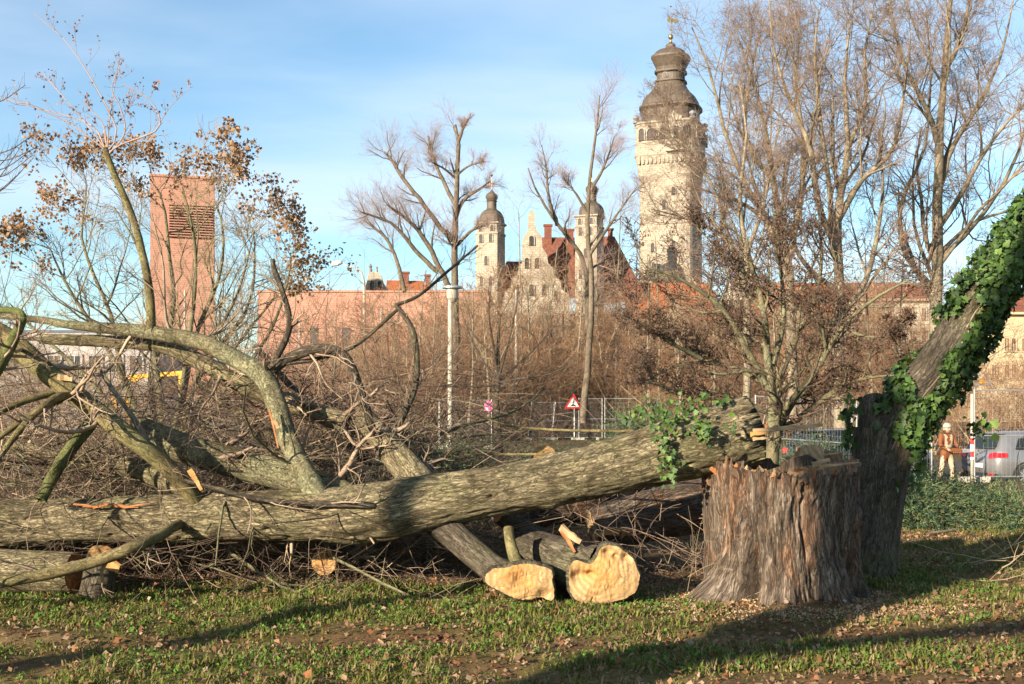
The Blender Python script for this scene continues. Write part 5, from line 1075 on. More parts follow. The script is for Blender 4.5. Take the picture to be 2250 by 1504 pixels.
# cut face of the supporting limb: big, ragged, pale, spreading to the right
def bigface(parent, outline_px, d, dd, mat, seed, rough=0.05, hollow=None, name='cut_face', tilt=0.0):
    pts=crom(np.array([[x,y,0.0] for x,y in outline_px]+[[*outline_px[0],0.0]]),64)[:-1]; g=np.random.default_rng(seed)
    pts=crom(np.vstack([pts,pts[:1]]),201)[:-1]; pts[:,:2]+=(2.2*fbm(np.stack([pts[:,0]/5,pts[:,1]/5,0*pts[:,0]],-1),seed+9,3))[:,None]*nrm(pts[:,:2]-pts[:,:2].mean(0)); cxp,cyp=pts[:,0].mean(),pts[:,1].mean(); nr=34; V=[]; UV=[]; S=len(pts)
    for k in range(nr):
        f=1-k/(nr-1); x=cxp+(pts[:,0]-cxp)*f; y=cyp+(pts[:,1]-cyp)*f
        q=np.stack([x/26,y/26,np.zeros(S)],-1); dep=dd*np.sin(min(1,(1-f)*1.0)*pi/2)*0.25+rough*fbm(q,seed,5,0.6)*(0.25+min(1,(1-f)*4))+0.007*fbm(q*np.array([7,2,1]),seed+4,3)
        if hollow is not None:
            for hx,hy,hw,hd in hollow: dep=dep-hd*np.exp(-(((x-hx)/hw)**2+((y-hy)/(hw*0.8))**2))
        dist=d-dep+tilt*(x-cxp)/100
        V.append(np.stack([(x-CX)/F*d,dist,H+(HY-y)/F*d],-1)); UV.append(np.stack([(x-cxp)/F*d,(y-cyp)/F*d],-1))
    rim0=V[0]; V=np.concatenate(V); UV=np.concatenate(UV); n=nr
    i=(np.arange(n-1)[:,None]*S+np.arange(S)[None]).ravel(); j=(np.arange(n-1)[:,None]*S+(np.arange(S)[None]+1)%S).ravel()
    fo=link(name,mesh_np(name,V,[np.stack([i,j,j+S,i+S],-1)],True,uv=UV),MAT[mat],parent)
    o_=rim0-rim0.mean(0); o_[:,1]=0; o_=nrm(o_); jit=0.006*fbm(np.stack([pts[:,0]/4,pts[:,1]/4,0*pts[:,0]],-1),seed+2,3)[:,None]
    R4=[rim0-o_*0.001, rim0+o_*(0.016+jit)+np.array([0,0.012,0]), rim0+o_*(0.02+jit)+np.array([0,0.10,0]), rim0+o_*(0.005+jit)+np.array([0,0.26,0])]
    Vr=np.concatenate(R4); cum=np.concatenate([[0],np.cumsum(np.linalg.norm(np.diff(rim0,axis=0),axis=1))]); ur_=np.concatenate([np.stack([cum,np.full(S,q)],-1) for q in (0,0.02,0.1,0.26)])
    i=(np.arange(3)[:,None]*S+np.arange(S)[None]).ravel(); j=(np.arange(3)[:,None]*S+(np.arange(S)[None]+1)%S).ravel()
    link('bark_rim',mesh_np('bark_rim',Vr,[np.stack([i,i+S,j+S,j],-1)],True,uv=ur_),MAT['bark_dark'],parent)
    return fo
fc=ft
bigface(fc,[(1068,1262),(1085,1250),(1112,1248),(1135,1242),(1165,1240),(1195,1246),(1212,1256),(1214,1278),(1218,1302),(1212,1320),(1185,1314),(1160,1318),(1130,1314),(1105,1302),(1080,1290),(1066,1278)],9.6,0.10,'wood_cut',3,0.016,[(1150,1275,26,0.05),(1195,1308,16,0.06)])
L_('under_stub',[(1140,1250,9.8,14),(1128,1215,9.85,13),(1120,1185,9.9,11),(1117,1160,9.95,10)],'bark_olive',sides=14,cut1='wood_pale')
# twigs on the limbs
lv_f=[dict(n=9,tr=(0.2,1),ang=(30,75),lf=(0.18,0.42),K=8,wob=0.16,up=0.05,rf=0.3,S=4,rmin=0.004,lmax=1.3),dict(n=6,tr=(0.2,1),ang=(25,65),lf=(0.25,0.55),K=6,wob=0.18,up=0.02,rf=0.55,S=3,rmin=0.0024),dict(n=4,tr=(0.2,1),ang=(25,60),lf=(0.35,0.6),K=3,wob=0.2,up=0.02,rf=0.65,S=3,rmin=0.0018)]
twigs_on(ft,[LB[k] for k in ('arch','left_low','dark_over','green_log','crook','back1','back3','back4','stub_log','sway','mossy')],lv_f,'twig_grey',seed=1)
twigs_on(ft,[LB[k] for k in ('sway_twig','over_rail','left_fan','left_fan2','left_fan3','thin_diag','drape','low_bough','stub_up')],[dict(n=7,tr=(0.2,1),ang=(20,55),lf=(0.2,0.45),K=6,wob=0.14,up=0.03,rf=0.5,S=3,rmin=0.003,lmax=0.9),dict(n=4,tr=(0.2,1),ang=(25,60),lf=(0.3,0.55),K=5,wob=0.16,up=0.02,rf=0.6,S=3,rmin=0.002)],'twig_grey',seed=2)
# long budded shoots above the cut upright
top=[([(234,335),(255,280),(160,110),(75,30)],4),([(232,330),(200,275),(90,240),(0,215)],4),([(238,340),(262,320),(340,290),(352,265),(330,220),(270,185)],5),([(236,335),(240,270),(250,200),(262,130)],3),([(233,330),(180,260),(110,180),(95,160)],3),([(240,340),(275,290),(262,230),(245,195),(270,130)],3.5),([(236,330),(225,270),(190,230),(190,200)],3),([(345,285),(370,240),(420,190)],2.2),([(235,332),(150,270),(60,230),(10,210)],3.5),([(330,215),(345,180),(350,185)],1.5),([(236,330),(230,280),(270,260),(300,180)],2.5)]
ps=[]
for k,(pts,r) in enumerate(top):
    q=[]; n=len(pts)
    for i,(x,y) in enumerate(pts): q.append([*P(x,y,10.8+0.25*sin(k*2.1)*i/n),max(r*(1-0.7*i/(n-1)),0.7)*10.8/F*0.5])
    c=crom(q,14); ps.append((c[:,:3],c[:,3]))
Pt=np.stack([p for p,_ in ps]); R=np.stack([r for _,r in ps])
link('shoots',tubes_mesh('shoots',[(Pt,R,6)]),MAT['twig_pink'],ft)
tw2,(bp_,br_)=twigs_on(ft,ps,[dict(n=9,tr=(0.15,1),ang=(25,60),lf=(0.1,0.28),K=5,wob=0.14,up=0.12,rf=0.5,S=3,rmin=0.0022),dict(n=2.2,tr=(0.2,1),ang=(25,60),lf=(0.3,0.6),K=4,wob=0.14,up=0.1,rf=0.7,S=3,rmin=0.0018)],'twig_pink',seed=3)
scatter_leaves('buds',np.concatenate([bp_[:,-1],bp_[:,2]]),0.026,[(0.22,0.12,0.10),(0.28,0.16,0.13)],'leaf_dry',ft,g=np.random.default_rng(8),droop=-0.3)
# more shoots entering at the upper left corner and hanging round the trunk
ps=[]; g5=np.random.default_rng(15)
for k in range(9):
    a0=(-60,330+g5.uniform(-120,120)); a1=(30+g5.uniform(-20,60),a0[1]-g5.uniform(20,110)); q=[[*P(a0[0],a0[1],11),0.007],[*P((a0[0]+a1[0])/2,(a0[1]+a1[1])/2+20,11),0.005],[*P(*a1,11.1),0.003]]; c=crom(q,14); ps.append((c[:,:3],c[:,3]))
link('shoots',tubes_mesh('shoots',[(np.stack([p for p,_ in ps]),np.stack([r for _,r in ps]),5)]),MAT['twig_dark'],ft); twigs_on(ft,ps,[dict(n=8,tr=(0.15,1),ang=(25,60),lf=(0.2,0.45),K=5,wob=0.14,up=0.1,rf=0.5,S=3,rmin=0.002)],'twig_dark',seed=4)

# --- tangle of lopped brushwood, uncountable
def brush(name,label,n,boxpx,zr,dr,mat,seed,lr=(0.4,1.6),rr=(0.002,0.006),flat=0.6,lv=None):
    g=np.random.default_rng(seed); dd=g.uniform(*dr,n); x=g.uniform(boxpx[0],boxpx[1],n); z=zr[0]+(zr[1]-zr[0])*g.random(n)**1.5
    p=np.stack([(x-CX)/F*dd,dd,z],-1); d=g.normal(size=(n,3)); d[:,2]*=flat; d=nrm(d); K=7; L=g.uniform(*lr,n)[:,None]; out_=np.empty((n,K,3)); out_[:,0]=p; curl=g.normal(size=(n,3))*0.12
    for k in range(1,K): d=nrm(d+curl+g.normal(size=(n,3))*0.1); out_[:,k]=out_[:,k-1]+d*L/(K-1)
    out_[...,2]=np.maximum(out_[...,2],gz(out_[...,0],out_[...,1])+0.01); r=g.uniform(*rr,n)[:,None]*np.linspace(1,0.4,K); sets=[(out_,r,3)]
    q,s=sprout(out_,r,n=3,tr=(0.2,1),ang=(25,60),lf=(0.2,0.45),K=3,wob=0.16,up=0.02,rf=0.6,rmin=0.0016,g=g); sets.append((q,s,3))
    return link(name,tubes_mesh(name,sets),MAT[mat],None,label=label,cat='brushwood',kind='stuff')
brush('brushwood','tangled lopped brushwood heaped behind the felled trunk on the left',2300,(-150,960),(0.05,1.75),(10.7,13.4),'twig_grey',1,(0.4,1.9))
brush('brushwood','dark fine branches tangled over the left end of the felled tree',800,(-150,760),(0.2,2.0),(10.6,12.6),'twig_dark',11,(0.5,2.0),(0.002,0.006))
brush('brushwood','dark thin brushwood lying under and before the felled trunk',430,(-100,980),(0.02,0.6),(11.0,12.3),'twig_dark',2,(0.3,1.2),(0.002,0.008))
brush('brushwood','reddish brushwood between the cut logs and the stump',230,(1050,1600),(0.02,0.8),(10.3,11.8),'twig_red',3,(0.3,1.0))
brush('brushwood','pale twigs strewn in the grass right of the stump',16,(2050,2300),(0.02,0.15),(10.8,12.4),'twig_tan',4,(0.6,1.4),(0.004,0.009),0.15)
brush('brushwood','thin brown brushwood above the trunk near the lamp post',1100,(560,1180),(0.2,2.1),(11.2,14.5),'twig_dark',5,(0.6,1.9),(0.002,0.005))
brush('brushwood','thicker lopped branches lying in the heap behind the felled trunk',130,(-120,1000),(0.15,1.4),(10.7,13.0),'bark_shrub',21,(0.9,2.4),(0.008,0.022),0.5)
# thin stems before the stump
brush('brushwood','dry weed stalks standing left of the stump base',26,(1430,1610),(0.0,0.05),(9.9,10.6),'twig_tan',6,(0.4,0.9),(0.002,0.004),3.0)

# --- loose logs
def log(label, pts, mat, seed, **k):
    p=pxpath(pts); t_=thing('cut_log',(p[:,0].mean(),p[:,1].mean(),0),label,'log'); limb(t_,pts,mat,name='bark',seed=seed,**k); return t_
lg=log('thick dark log ending in a wide bright cut face next to the stump',[(1150,1195,10.6,42),(1190,1215,10.4,47),(1240,1240,10.1,56),(1285,1258,9.95,60),(1316,1262,9.88,61)],'bark_dark',31,sides=48,step=0.02,amp=0.008,lump=0.12,cut0='wood_orange')
bigface(lg,[(1252,1300),(1250,1270),(1253,1245),(1265,1232),(1283,1236),(1298,1240),(1312,1224),(1320,1206),(1338,1199),(1362,1205),(1388,1225),(1400,1250),(1405,1272),(1396,1300),(1372,1316),(1330,1325),(1290,1326),(1266,1318)],9.62,0.12,'wood_cut',8,0.016,[(1272,1268,18,0.09),(1335,1215,12,0.06),(1352,1222,6,0.05),(1375,1225,10,0.05),(1296,1262,9,0.06)])
shard(lg,P(1232,1160,9.9),P(1276,1192,9.8),0.07,0.05,0.03,'wood_pale',seed=20); shard(lg,P(1238,1165,9.9),P(1262,1215,9.8),0.05,0.02,0.03,'wood_orange',seed=21,side=(1,0,0))
lg=log('long grey log lying behind the felled trunk, splintered at its left end',[(1300,1165,11.6,46),(1400,1140,11.7,55),(1500,1118,11.8,58),(1620,1100,11.9,58)],'bark_stump',33,sides=36,step=0.03,amp=0.008,cut0='wood_pale')
for k in range(7): shard(lg,P(1345+8*k,1165+3*(k%3),11.25),P(1300+16*k,1182-4*(k%4),11.2),0.05,0.015,0.03,'wood_cut',seed=30+k)
log('grey log lying half in shade behind the wide bright cut face',[(1130,1130,12.2,40),(1220,1110,12.3,44),(1320,1095,12.4,46),(1420,1078,12.5,48)],'bark_stump',35,sides=26,step=0.04,cut0='wood_orange')
log('small log with a pale round cut face under the middle of the felled trunk',[(712,1236,10.8,28),(750,1230,11.3,27),(800,1222,11.9,27),(860,1212,12.6,27)],'bark_dark',36,sides=24,step=0.03,cut0='wood_cut',tilt0=(-0.15,-1,0.1),jag=0.02)
log('pale log lying on the ground left of the upright block, under the trunk',[(-200,1255,10.3,46),(-60,1255,10.25,47),(60,1256,10.2,46),(165,1258,10.15,44)],'bark_trunk',37,sides=36,step=0.025,amp=0.007,cut1='wood_orange')
log('upright cut block standing under the left end of the felled trunk',[(212,1310,10.05,38),(215,1290,10.05,36),(222,1250,10.05,34),(228,1218,10.05,32)],'bark_dark',38,sides=30,step=0.02,amp=0.007,cut1='wood_cut',tilt1=(0.35,-0.35,1),jag=0.04)
shard(None,P(232,1235,9.8),P(262,1252,9.75),0.12,0.08,0.05,'wood_cut',name='wood_chunk',seed=44,side=(0,0,1)); tag(bpy.data.objects['wood_chunk'],'small bright wood chunk leaning on the upright cut block','wood chunk')
log('broken greenish branch piece lying under the felled trunk',[(520,1215,11.5,22),(580,1205,11.6,24),(640,1200,11.7,24),(700,1210,11.8,22)],'bark_lichen',39,sides=16,cut0='wood_pale')
log('sawn log end peeping over the felled trunk near its middle',[(1196,1000,12.0,25),(1190,1016,12.2,26),(1180,1045,13.0,26),(1170,1080,13.4,26)],'bark_dark',40,sides=20,cut0='wood_cut',tilt0=(0.1,-0.8,0.6))
log('weathered grey log in the shade below the felled trunk',[(880,1208,11.6,24),(950,1206,11.7,26),(1020,1212,11.8,26)],'bark_trunk',41,sides=18,cut0='wood_orange')
log('dark limb piece under the trunk between the two cut faces',[(1100,1130,10.7,22),(1150,1165,10.75,24),(1200,1195,10.8,24)],'bark_dark',42,sides=16,cut0='wood_orange')
log('short stub of branch lying flat in the torn turf at lower left',[(165,1432,7.85,10),(176,1440,7.9,11),(196,1446,8.0,11)],'bark_dark',43,sides=14,cut0='wood_orange')
log('fallen stick lying before the right-hand junipers',[(2040,1172,15.0,2.6),(2070,1169,15.1,3),(2098,1165,15.2,3)],'bark_pale',45,sides=8)

# ------------------------------------------------------------------ stump
su=thing('tree_stump',(PX(1725,10.3),10.3,0),'massive sawn tree stump with shaggy bark, root flare and splintered top','stump')
sc0=np.array([PX(1722,10.3),10.3]); S=400; K=120; th=np.arange(S)/S*2*pi
def zt_(t): return PZ(1030,10.2)+0.045*np.sin(t*2+1)+0.03*vnoise(np.stack([np.cos(t)*5,np.sin(t)*5,0*t],-1),3)+0.022*vnoise(np.stack([np.cos(t)*26,np.sin(t)*26,0*t],-1),4)+0.018*vnoise(np.stack([np.cos(t)*60,np.sin(t)*60,0*t],-1),6)
ztop=zt_(th); fz=np.linspace(0,1,K); TH,FZ=np.meshgrid(th,fz); Z=-0.05+(ztop[None]+0.05)*FZ
flare=0.12*np.exp(-(Z/0.16))+0.05*np.exp(-(Z/0.5)); lob=np.zeros_like(th)
for a,wd,am in ((radians(207),0.26,2.7),(radians(258),0.30,1.7),(radians(303),0.24,1.5),(radians(345),0.3,0.35),(radians(60),0.4,0.6),(radians(130),0.4,0.6),(radians(20),.3,0.2)):
    dd=np.abs((th-a+pi)%(2*pi)-pi); lob=np.maximum(lob,am*np.exp(-(dd/wd)**2))
r0=0.535+0.035*np.cos(2*TH+0.4)+0.05*np.cos(3*TH+1.0)*(1-0.5*FZ)
r=r0+flare*(0.12+lob[None])+0.04*FZ**3-0.05*np.exp(-((FZ-0.45)/0.25)**2)*np.exp(-(np.abs((TH-radians(190)+pi)%(2*pi)-pi)/0.5)**2)
# deep folds between the buttresses
for a,wd,dp_ in ((radians(228),0.085,0.17),(radians(282),0.05,0.06),(radians(318),0.06,0.10),(radians(250),0.035,0.045),(radians(180),0.08,0.09)):
    dd=np.abs((TH-a+0.10*np.sin(Z*4+a)+pi)%(2*pi)-pi); r=r-dp_*np.exp(-(dd/wd)**2)*(0.55+0.45*np.exp(-Z/0.5))
q=np.stack([np.cos(TH)*0.62,np.sin(TH)*0.62,Z],-1); wv=q.copy(); wv[...,0]+=0.02*vnoise(q*6,50); 
wv[...,0]+=0.06*vnoise(q*np.array([3,3,4.0]),54); wv[...,1]+=0.06*vnoise(q*np.array([3,3,4.0]),55); rid=1-np.abs(fbm(wv*np.array([30,30,5.0]),51,3))*2.2; rid2=1-np.abs(fbm(wv*np.array([10,10,2.2]),53,3,0.6))*2.4
r=r+0.016*rid+0.030*rid2+0.045*fbm(q*np.array([5,5,3]),52,3)
V=np.stack([sc0[0]+r*np.cos(TH),sc0[1]+r*np.sin(TH)*0.9,Z],-1); uv=np.stack([TH*0.62,Z],-1)
link('bark',grid_mesh('bark',V,uv),MAT['bark_stump'],su)
# torn top: ring wall round a sunken, ragged heart
ring=V[-1]; c=ring.mean(0); Vt=[]; Ut=[]
for k in range(14):
    f=1-k/13; p=c+(ring-c)*f; hgt=0.0
    qn=np.stack([p[:,0]*7,p[:,1]*7,0*p[:,0]],-1)
    hgt=(0.05*fbm(qn,61,4)-0.02)*min(1,(1-f)*6)-0.07*np.exp(-(((p[:,0]-c[0]+0.12)/0.2)**2+((p[:,1]-c[1]+0.15)/0.3)**2))*min(1,(1-f)*6)
    p=p.copy(); p[:,2]+=hgt; Vt.append(p); Ut.append(p[:,:2]-c[:2])
n=14; i=(np.arange(n-1)[:,None]*S+np.arange(S)[None]).ravel(); j=(np.arange(n-1)[:,None]*S+(np.arange(S)[None]+1)%S).ravel()
link('cut_face',mesh_np('cut_face',np.concatenate(Vt),[np.stack([i,j,j+S,i+S],-1)],True,uv=np.concatenate(Ut)),MAT['wood_weathered'],su)
# raised broken blocks and splinters on top
def block_(pts,d,dep,mat,name,seed):
    g=np.random.default_rng(seed); P0=np.array([P(x,y,d) for x,y in pts]); mb=MB(); P1=P0+np.array([0,dep,0.0])+g.normal(size=P0.shape)*0.012
    k=len(P0); V_=np.vstack([P0,P1]); fs=[list(range(k)),list(range(k,2*k))[::-1]]+[[a_,k+a_,k+(a_+1)%k,(a_+1)%k] for a_ in range(k)]
    mb.add(V_,fs); me=mb.mesh(name); uvl=me.uv_layers.new(name='UVMap')
    for lp2 in me.loops: v_=me.vertices[lp2.vertex_index].co; uvl.data[lp2.index].uv=(v_.x*2,v_.z*0.6+v_.y)
    return link(name,me,MAT[mat],su)
block_([(1738,1035),(1742,1008),(1760,1004),(1758,985),(1772,979),(1796,982),(1806,980),(1812,1000),(1808,1035)],10.45,0.2,'wood_pale','broken_block',1)
block_([(1800,1035),(1802,998),(1826,992),(1850,994),(1852,1035)],10.55,0.16,'wood_weathered','broken_block',2)
block_([(1640,1040),(1645,1014),(1668,1006),(1694,1008),(1702,1020),(1722,1024),(1724,1042)],10.5,0.18,'bark_dark','broken_block',3)
block_([(1718,1036),(1724,1014),(1742,1006),(1784,1004),(1796,1012),(1800,1040)],10.3,0.12,'bark_stump','broken_block',4)
for k,(a,b_,w0,w1,mt) in enumerate((((1785,1022,9.98),(1824,1010,9.95),0.05,0.03,'wood_pale'),((1800,1026,9.9),(1888,1016,9.8),0.03,0.006,'wood_pale'),((1806,1000,10.2),(1848,995,10.1),0.02,0.006,'wood_pale'),((1700,1045,9.75),(1702,1030,9.72),0.025,0.008,'wood_pale'),((1652,1036,9.88),(1684,1032,9.9),0.022,0.012,'wood_cut'),((1775,1034,9.85),(1810,1030,9.82),0.02,0.012,'wood_orange'),((1745,1035,9.8),(1775,1031,9.8),0.03,0.02,'wood_orange'),((1610,1012,10.4),(1668,1008,10.5),0.03,0.02,'wood_orange'),((1575,1040,10.2),(1560,1030,10.2),0.05,0.03,'wood_orange'))):
    shard(su,P(*a),P(*b_),w0,w1,0.03,mt,seed=70+k)
for k in range(26):
    a=radians(195+150*k/25+random.uniform(-2,2)); rr_=0.545+0.02*random.random(); x_,y_=sc0[0]+rr_*cos(a),sc0[1]+rr_*sin(a)*0.9; z_=float(zt_(np.array([a]))[0])-0.03; hh_=random.uniform(0.03,0.11)
    shard(su,(x_,y_,z_),(x_+random.uniform(-.02,.02),y_+random.uniform(-.01,.02),z_+hh_),random.uniform(.03,.07),0.006,0.02,('wood_orange','wood_weathered','bark_stump','wood_orange','bark_stump','wood_pale')[k%6],name='splinter',seed=500+k,side=(cos(a+pi/2),sin(a+pi/2),0),n=4)
# left lobe of the stump, its own leader cut higher
limb(su,np.array([[sc0[0]-0.44,10.45,0.0,0.24],[sc0[0]-0.47,10.45,0.4,0.19],[sc0[0]-0.50,10.45,0.8,0.18],[sc0[0]-0.49,10.45,1.10,0.20],[sc0[0]-0.47,10.45,1.19,0.21]]),'bark_stump',name='side_lobe',sides=70,step=0.02,amp=0.01,seed=44,raw=True,cut1='wood_weathered',jag=0.03,fu=30,fv=3)
# ------------------------------------------------------------------ ivied trunk behind the stump
it=thing('ivied_trunk',(PX(1900,11.3),11.3,0),'dark leaning forked trunk wrapped in ivy behind the stump','tree')
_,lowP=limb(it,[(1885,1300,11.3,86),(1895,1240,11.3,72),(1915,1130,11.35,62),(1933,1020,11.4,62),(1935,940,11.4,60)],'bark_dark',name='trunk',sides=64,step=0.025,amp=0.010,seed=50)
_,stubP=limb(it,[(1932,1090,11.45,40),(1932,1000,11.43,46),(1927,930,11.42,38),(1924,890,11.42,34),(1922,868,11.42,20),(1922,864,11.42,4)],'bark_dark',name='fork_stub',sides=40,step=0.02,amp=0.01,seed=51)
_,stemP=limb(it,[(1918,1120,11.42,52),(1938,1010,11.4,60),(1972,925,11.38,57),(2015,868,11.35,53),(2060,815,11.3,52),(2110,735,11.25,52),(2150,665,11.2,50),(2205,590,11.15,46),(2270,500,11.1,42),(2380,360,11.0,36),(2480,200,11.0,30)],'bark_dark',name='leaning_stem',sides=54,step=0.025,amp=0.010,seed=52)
iv=thing('ivy',(PX(1990,11.2),11.2,0.5),'glossy green ivy climbing the leaning forked trunk','ivy')
def ivy_leaves(paths, n, seed, bare=None, rng_t=(0.0,1.0), off=(0.0,0.08), front=0.55):
    g=np.random.default_rng(seed); out_p=[]; out_n=[]
    for (Pt,R),k in zip(paths,n):
        t=g.uniform(rng_t[0],rng_t[1],k)*(len(Pt)-1); i=np.minimum(t.astype(int),len(Pt)-2); f=(t-i)[:,None]; c=Pt[i]*(1-f)+Pt[i+1]*f; T=nrm(Pt[i+1]-Pt[i]); r=R[i]
        v=g.normal(size=(k,3)); v[:,1]-=front; v=nrm(v-T*np.sum(v*T,1,keepdims=True)); o=g.uniform(*off,k)*(0.5+0.9*np.clip(fbm(c*3.1+v*0.7,9,2)+0.4,0,1))
        p=c+v*(r+0.02+o)[:,None]; hi=np.clip((c[:,2]-2.6)*0.9,-0.15,0.6); keep=fbm(c*2.6+v*1.1,seed+5,3)+0.38*(v@np.array([0.75,-0.2,-0.62]))+hi>(-0.40 if bare is None else bare); out_p.append(p[keep]); out_n.append(nrm(v+0.0*T)[keep])
    return np.concatenate(out_p),np.concatenate(out_n)
ip,inn=ivy_leaves([stemP],[6800],1,rng_t=(0.15,0.98)); ip2,in2=ivy_leaves([lowP],[260],2,bare=0.1,rng_t=(0.55,1.0),off=(0.0,0.05)); m_=ip2[:,0]>PX(1950,11.3); ip2,in2=ip2[m_],in2[m_]
ip3=np.concatenate([P(1868,900,11.2)+np.random.default_rng(4).normal(size=(34,3))*np.array([0.04,0.04,0.09]),P(1870,960,11.2)+np.random.default_rng(5).normal(size=(30,3))*np.array([0.04,0.04,0.06]),P(2155,935,11.1)+np.random.default_rng(6).normal(size=(40,3))*np.array([0.06,0.06,0.06]),P(2020,1010,11.0)+np.random.default_rng(7).normal(size=(46,3))*np.array([0.035,0.04,0.12])]); in3=np.tile([0,-1.0,0],(len(ip3),1))
ip=np.concatenate([ip,ip2,ip3]); inn=np.concatenate([inn,in2,in3])
gi=np.random.default_rng(12)
icol=[(0.032,0.066,0.016),(0.045,0.088,0.02),(0.062,0.112,0.026),(0.088,0.145,0.032),(0.026,0.052,0.016)]
lobes=[(0.05,0.0),(0.34,-0.06),(0.50,0.16),(0.36,0.34),(0.52,0.62),(0.26,0.62),(0.0,1.02),(-0.26,0.62),(-0.52,0.62),(-0.36,0.34),(-0.50,0.16),(-0.34,-0.06),(-0.05,0.0)]
im=[leafmesh('ivy_leaf',lobes,0.18,c,'leaf_ivy') for c in icol]
def place_leaf(me,p,n,size,parent,g,name='ivy_leaf'):
    n=Vector(n)+Vector(g.normal(size=3))*0.6; n.normalize(); dn=Vector((0,0,-1))+Vector(g.normal(size=3))*0.5; y=(dn-n*dn.dot(n)).normalized(); x=y.cross(n)
    o=bpy.data.objects.new(name,me); COL.objects.link(o); M=Matrix((x,y,n)).transposed().to_4x4(); o.parent=parent; o.matrix_parent_inverse=pinv_c[parent.name]
    o.location=Vector(p); o.rotation_euler=M.to_euler(); o.scale=(size,)*3
def merged_leaves(ps,ns,size,parent,name,g,cols):
    M=len(ps); L=np.array([(0,0)]+lobes); n=nrm(ns+g.normal(size=(M,3))*0.6); dn=np.array([0,0,-1.0])+g.normal(size=(M,3))*0.7; y=nrm(dn-n*np.sum(dn*n,1,keepdims=True)); x=np.cross(y,n); s=size*(0.4+0.95*g.random((M,1,1)))
    V=ps[:,None]+s*(L[None,:,:1]*x[:,None]+L[None,:,1:]*y[:,None]+(np.abs(L[None,:,:1])*0.18-0.12*L[None,:,1:]**2)*n[:,None]); k=len(L); b0=(np.arange(M)*k)[:,None,None]; tri_=np.array([[0,i,i+1] for i in range(1,k-1)])[None]
    c=np.repeat(np.asarray(cols)[g.integers(0,len(cols),M)]*(0.5+0.8*g.random((M,1))),k,0)
    return link(name,mesh_np(name,V.reshape(-1,3),[(b0+tri_).reshape(-1,3)],True,col=c),MAT['leaf_ivy'],parent,kind='stuff')
pinv_c={iv.name:pinv(iv)}
vis=np.argsort(ip[:,1]-0.3*inn[:,1]*-1)[:290]; rest=np.setdiff1d(np.arange(len(ip)),vis)
for q_ in vis: place_leaf(im[gi.integers(0,5)],ip[q_],inn[q_],0.066*(0.5+0.8*gi.random()),iv,gi)
merged_leaves(ip[rest],inn[rest],0.066,iv,'ivy_foliage',gi,icol)
vp=np.stack([crom(np.column_stack([stemP[0]+stemP[1][:,None]*np.array([sin(a_)*0.7,-cos(a_)*1.03,sin(a_)*0.5])]),16)[2:15] for a_ in (-0.9,-0.5,-0.15,0.2,0.5,0.8,1.1)])
link('vine_stems',tubes_mesh('vine_stems',[(vp,np.full(vp.shape[:2],0.008),5)]),MAT['twig_grey'],iv)
# ivy on the felled trunk
iv2=thing('ivy',tuple(P(1480,980,10.0)),'small bright ivy clump draped over the felled trunk near its butt','ivy'); pinv_c[iv2.name]=pinv(iv2)
cl=[]; cg=np.random.default_rng(20)
for (x,y,sx,sy,k,dd) in ((1470,915,38,18,70,10.15),(1465,985,14,34,60,10.0),(1540,930,16,16,26,10.05),(1420,910,22,14,26,10.3),(1590,880,22,9,18,10.3),(1500,885,26,8,24,10.35),(1610,935,7,14,10,10.0),(1470,1030,10,18,24,9.98),(1548,945,10,10,12,10.0),(1555,960,6,12,8,9.95)):
    for _ in range(k): cl.append((P(x+cg.normal()*sx,y+cg.normal()*sy,dd+cg.normal()*0.03),(0,-1,0.3)))
icol2=icol; im2=[im[0],im[1],im[2],im[4]]+[leafmesh('ivy_leaf',lobes,0.18,(0.085,0.14,0.026),'leaf_ivy')]
for p,n in cl: place_leaf(im2[cg.integers(0,5)],p,n,0.046*(0.6+0.6*cg.random()),iv2,cg)

# ------------------------------------------------------------------ two bare park trees behind the camera whose shadows fall into view
def shade_tree(label, bx, by, hgt, r, limbs, seed):
    t_=thing('park_tree',(bx,by,0),label,'tree'); p=[(bx,by,-0.1,r*1.35),(bx,by,0.6,r*1.1),(bx+0.03,by,hgt*0.5,r),(bx,by+0.05,hgt,r*0.8)]
    _,tpth=limb(t_,np.array(p),'bark_trunk',name='trunk',sides=24,step=0.1,amp=0.01,seed=seed,raw=True); ls=[]
    for k,pts in enumerate(limbs): ls.append(limb(t_,np.array(pts,float),'bark_trunk',name='limb',sides=14,step=0.1,amp=0.006,seed=seed+k+1,raw=True)[1])
    twigs_on(t_,ls,[dict(n=5,tr=(0.4,1),ang=(25,50),lf=(0.25,0.45),K=6,wob=0.12,up=0.12,rf=0.4,S=4,rmin=0.01),dict(n=4,tr=(0.3,1),ang=(25,55),lf=(0.3,0.5),K=5,wob=0.14,up=0.1,rf=0.5,S=3,rmin=0.006)],'twig_grey',name='crown',seed=seed)
A0=np.array([-6.2,-0.66]); 
shade_tree('bare park tree behind the camera shading the stump',A0[0],A0[1],6.0,0.36,
  [[(A0[0],A0[1],3.4,0.14),(A0[0]-0.1,A0[1]-1.2,4.3,0.12),(A0[0],A0[1]-2.4,5.1,0.10),(A0[0]+0.1,A0[1]-3.6,6.2,0.05)],
   [(A0[0],A0[1]+0.05,5.6,0.24),(A0[0]-0.6,A0[1]-0.2,5.85,0.25),(A0[0]-1.0,A0[1]-0.36,6.3,0.27),(A0[0]-1.08,A0[1]-0.42,7.0,0.25),(A0[0]-1.1,A0[1]-0.45,7.5,0.10),(A0[0]-1.2,A0[1]-0.6,9,0.04)],
   [(A0[0],A0[1]+0.05,5.9,0.17),(A0[0]+0.5,A0[1]+0.1,7.0,0.12),(A0[0]+0.9,A0[1]-0.2,8.6,0.08),(A0[0]+1.0,A0[1]-0.3,10.2,0.03)]],200)
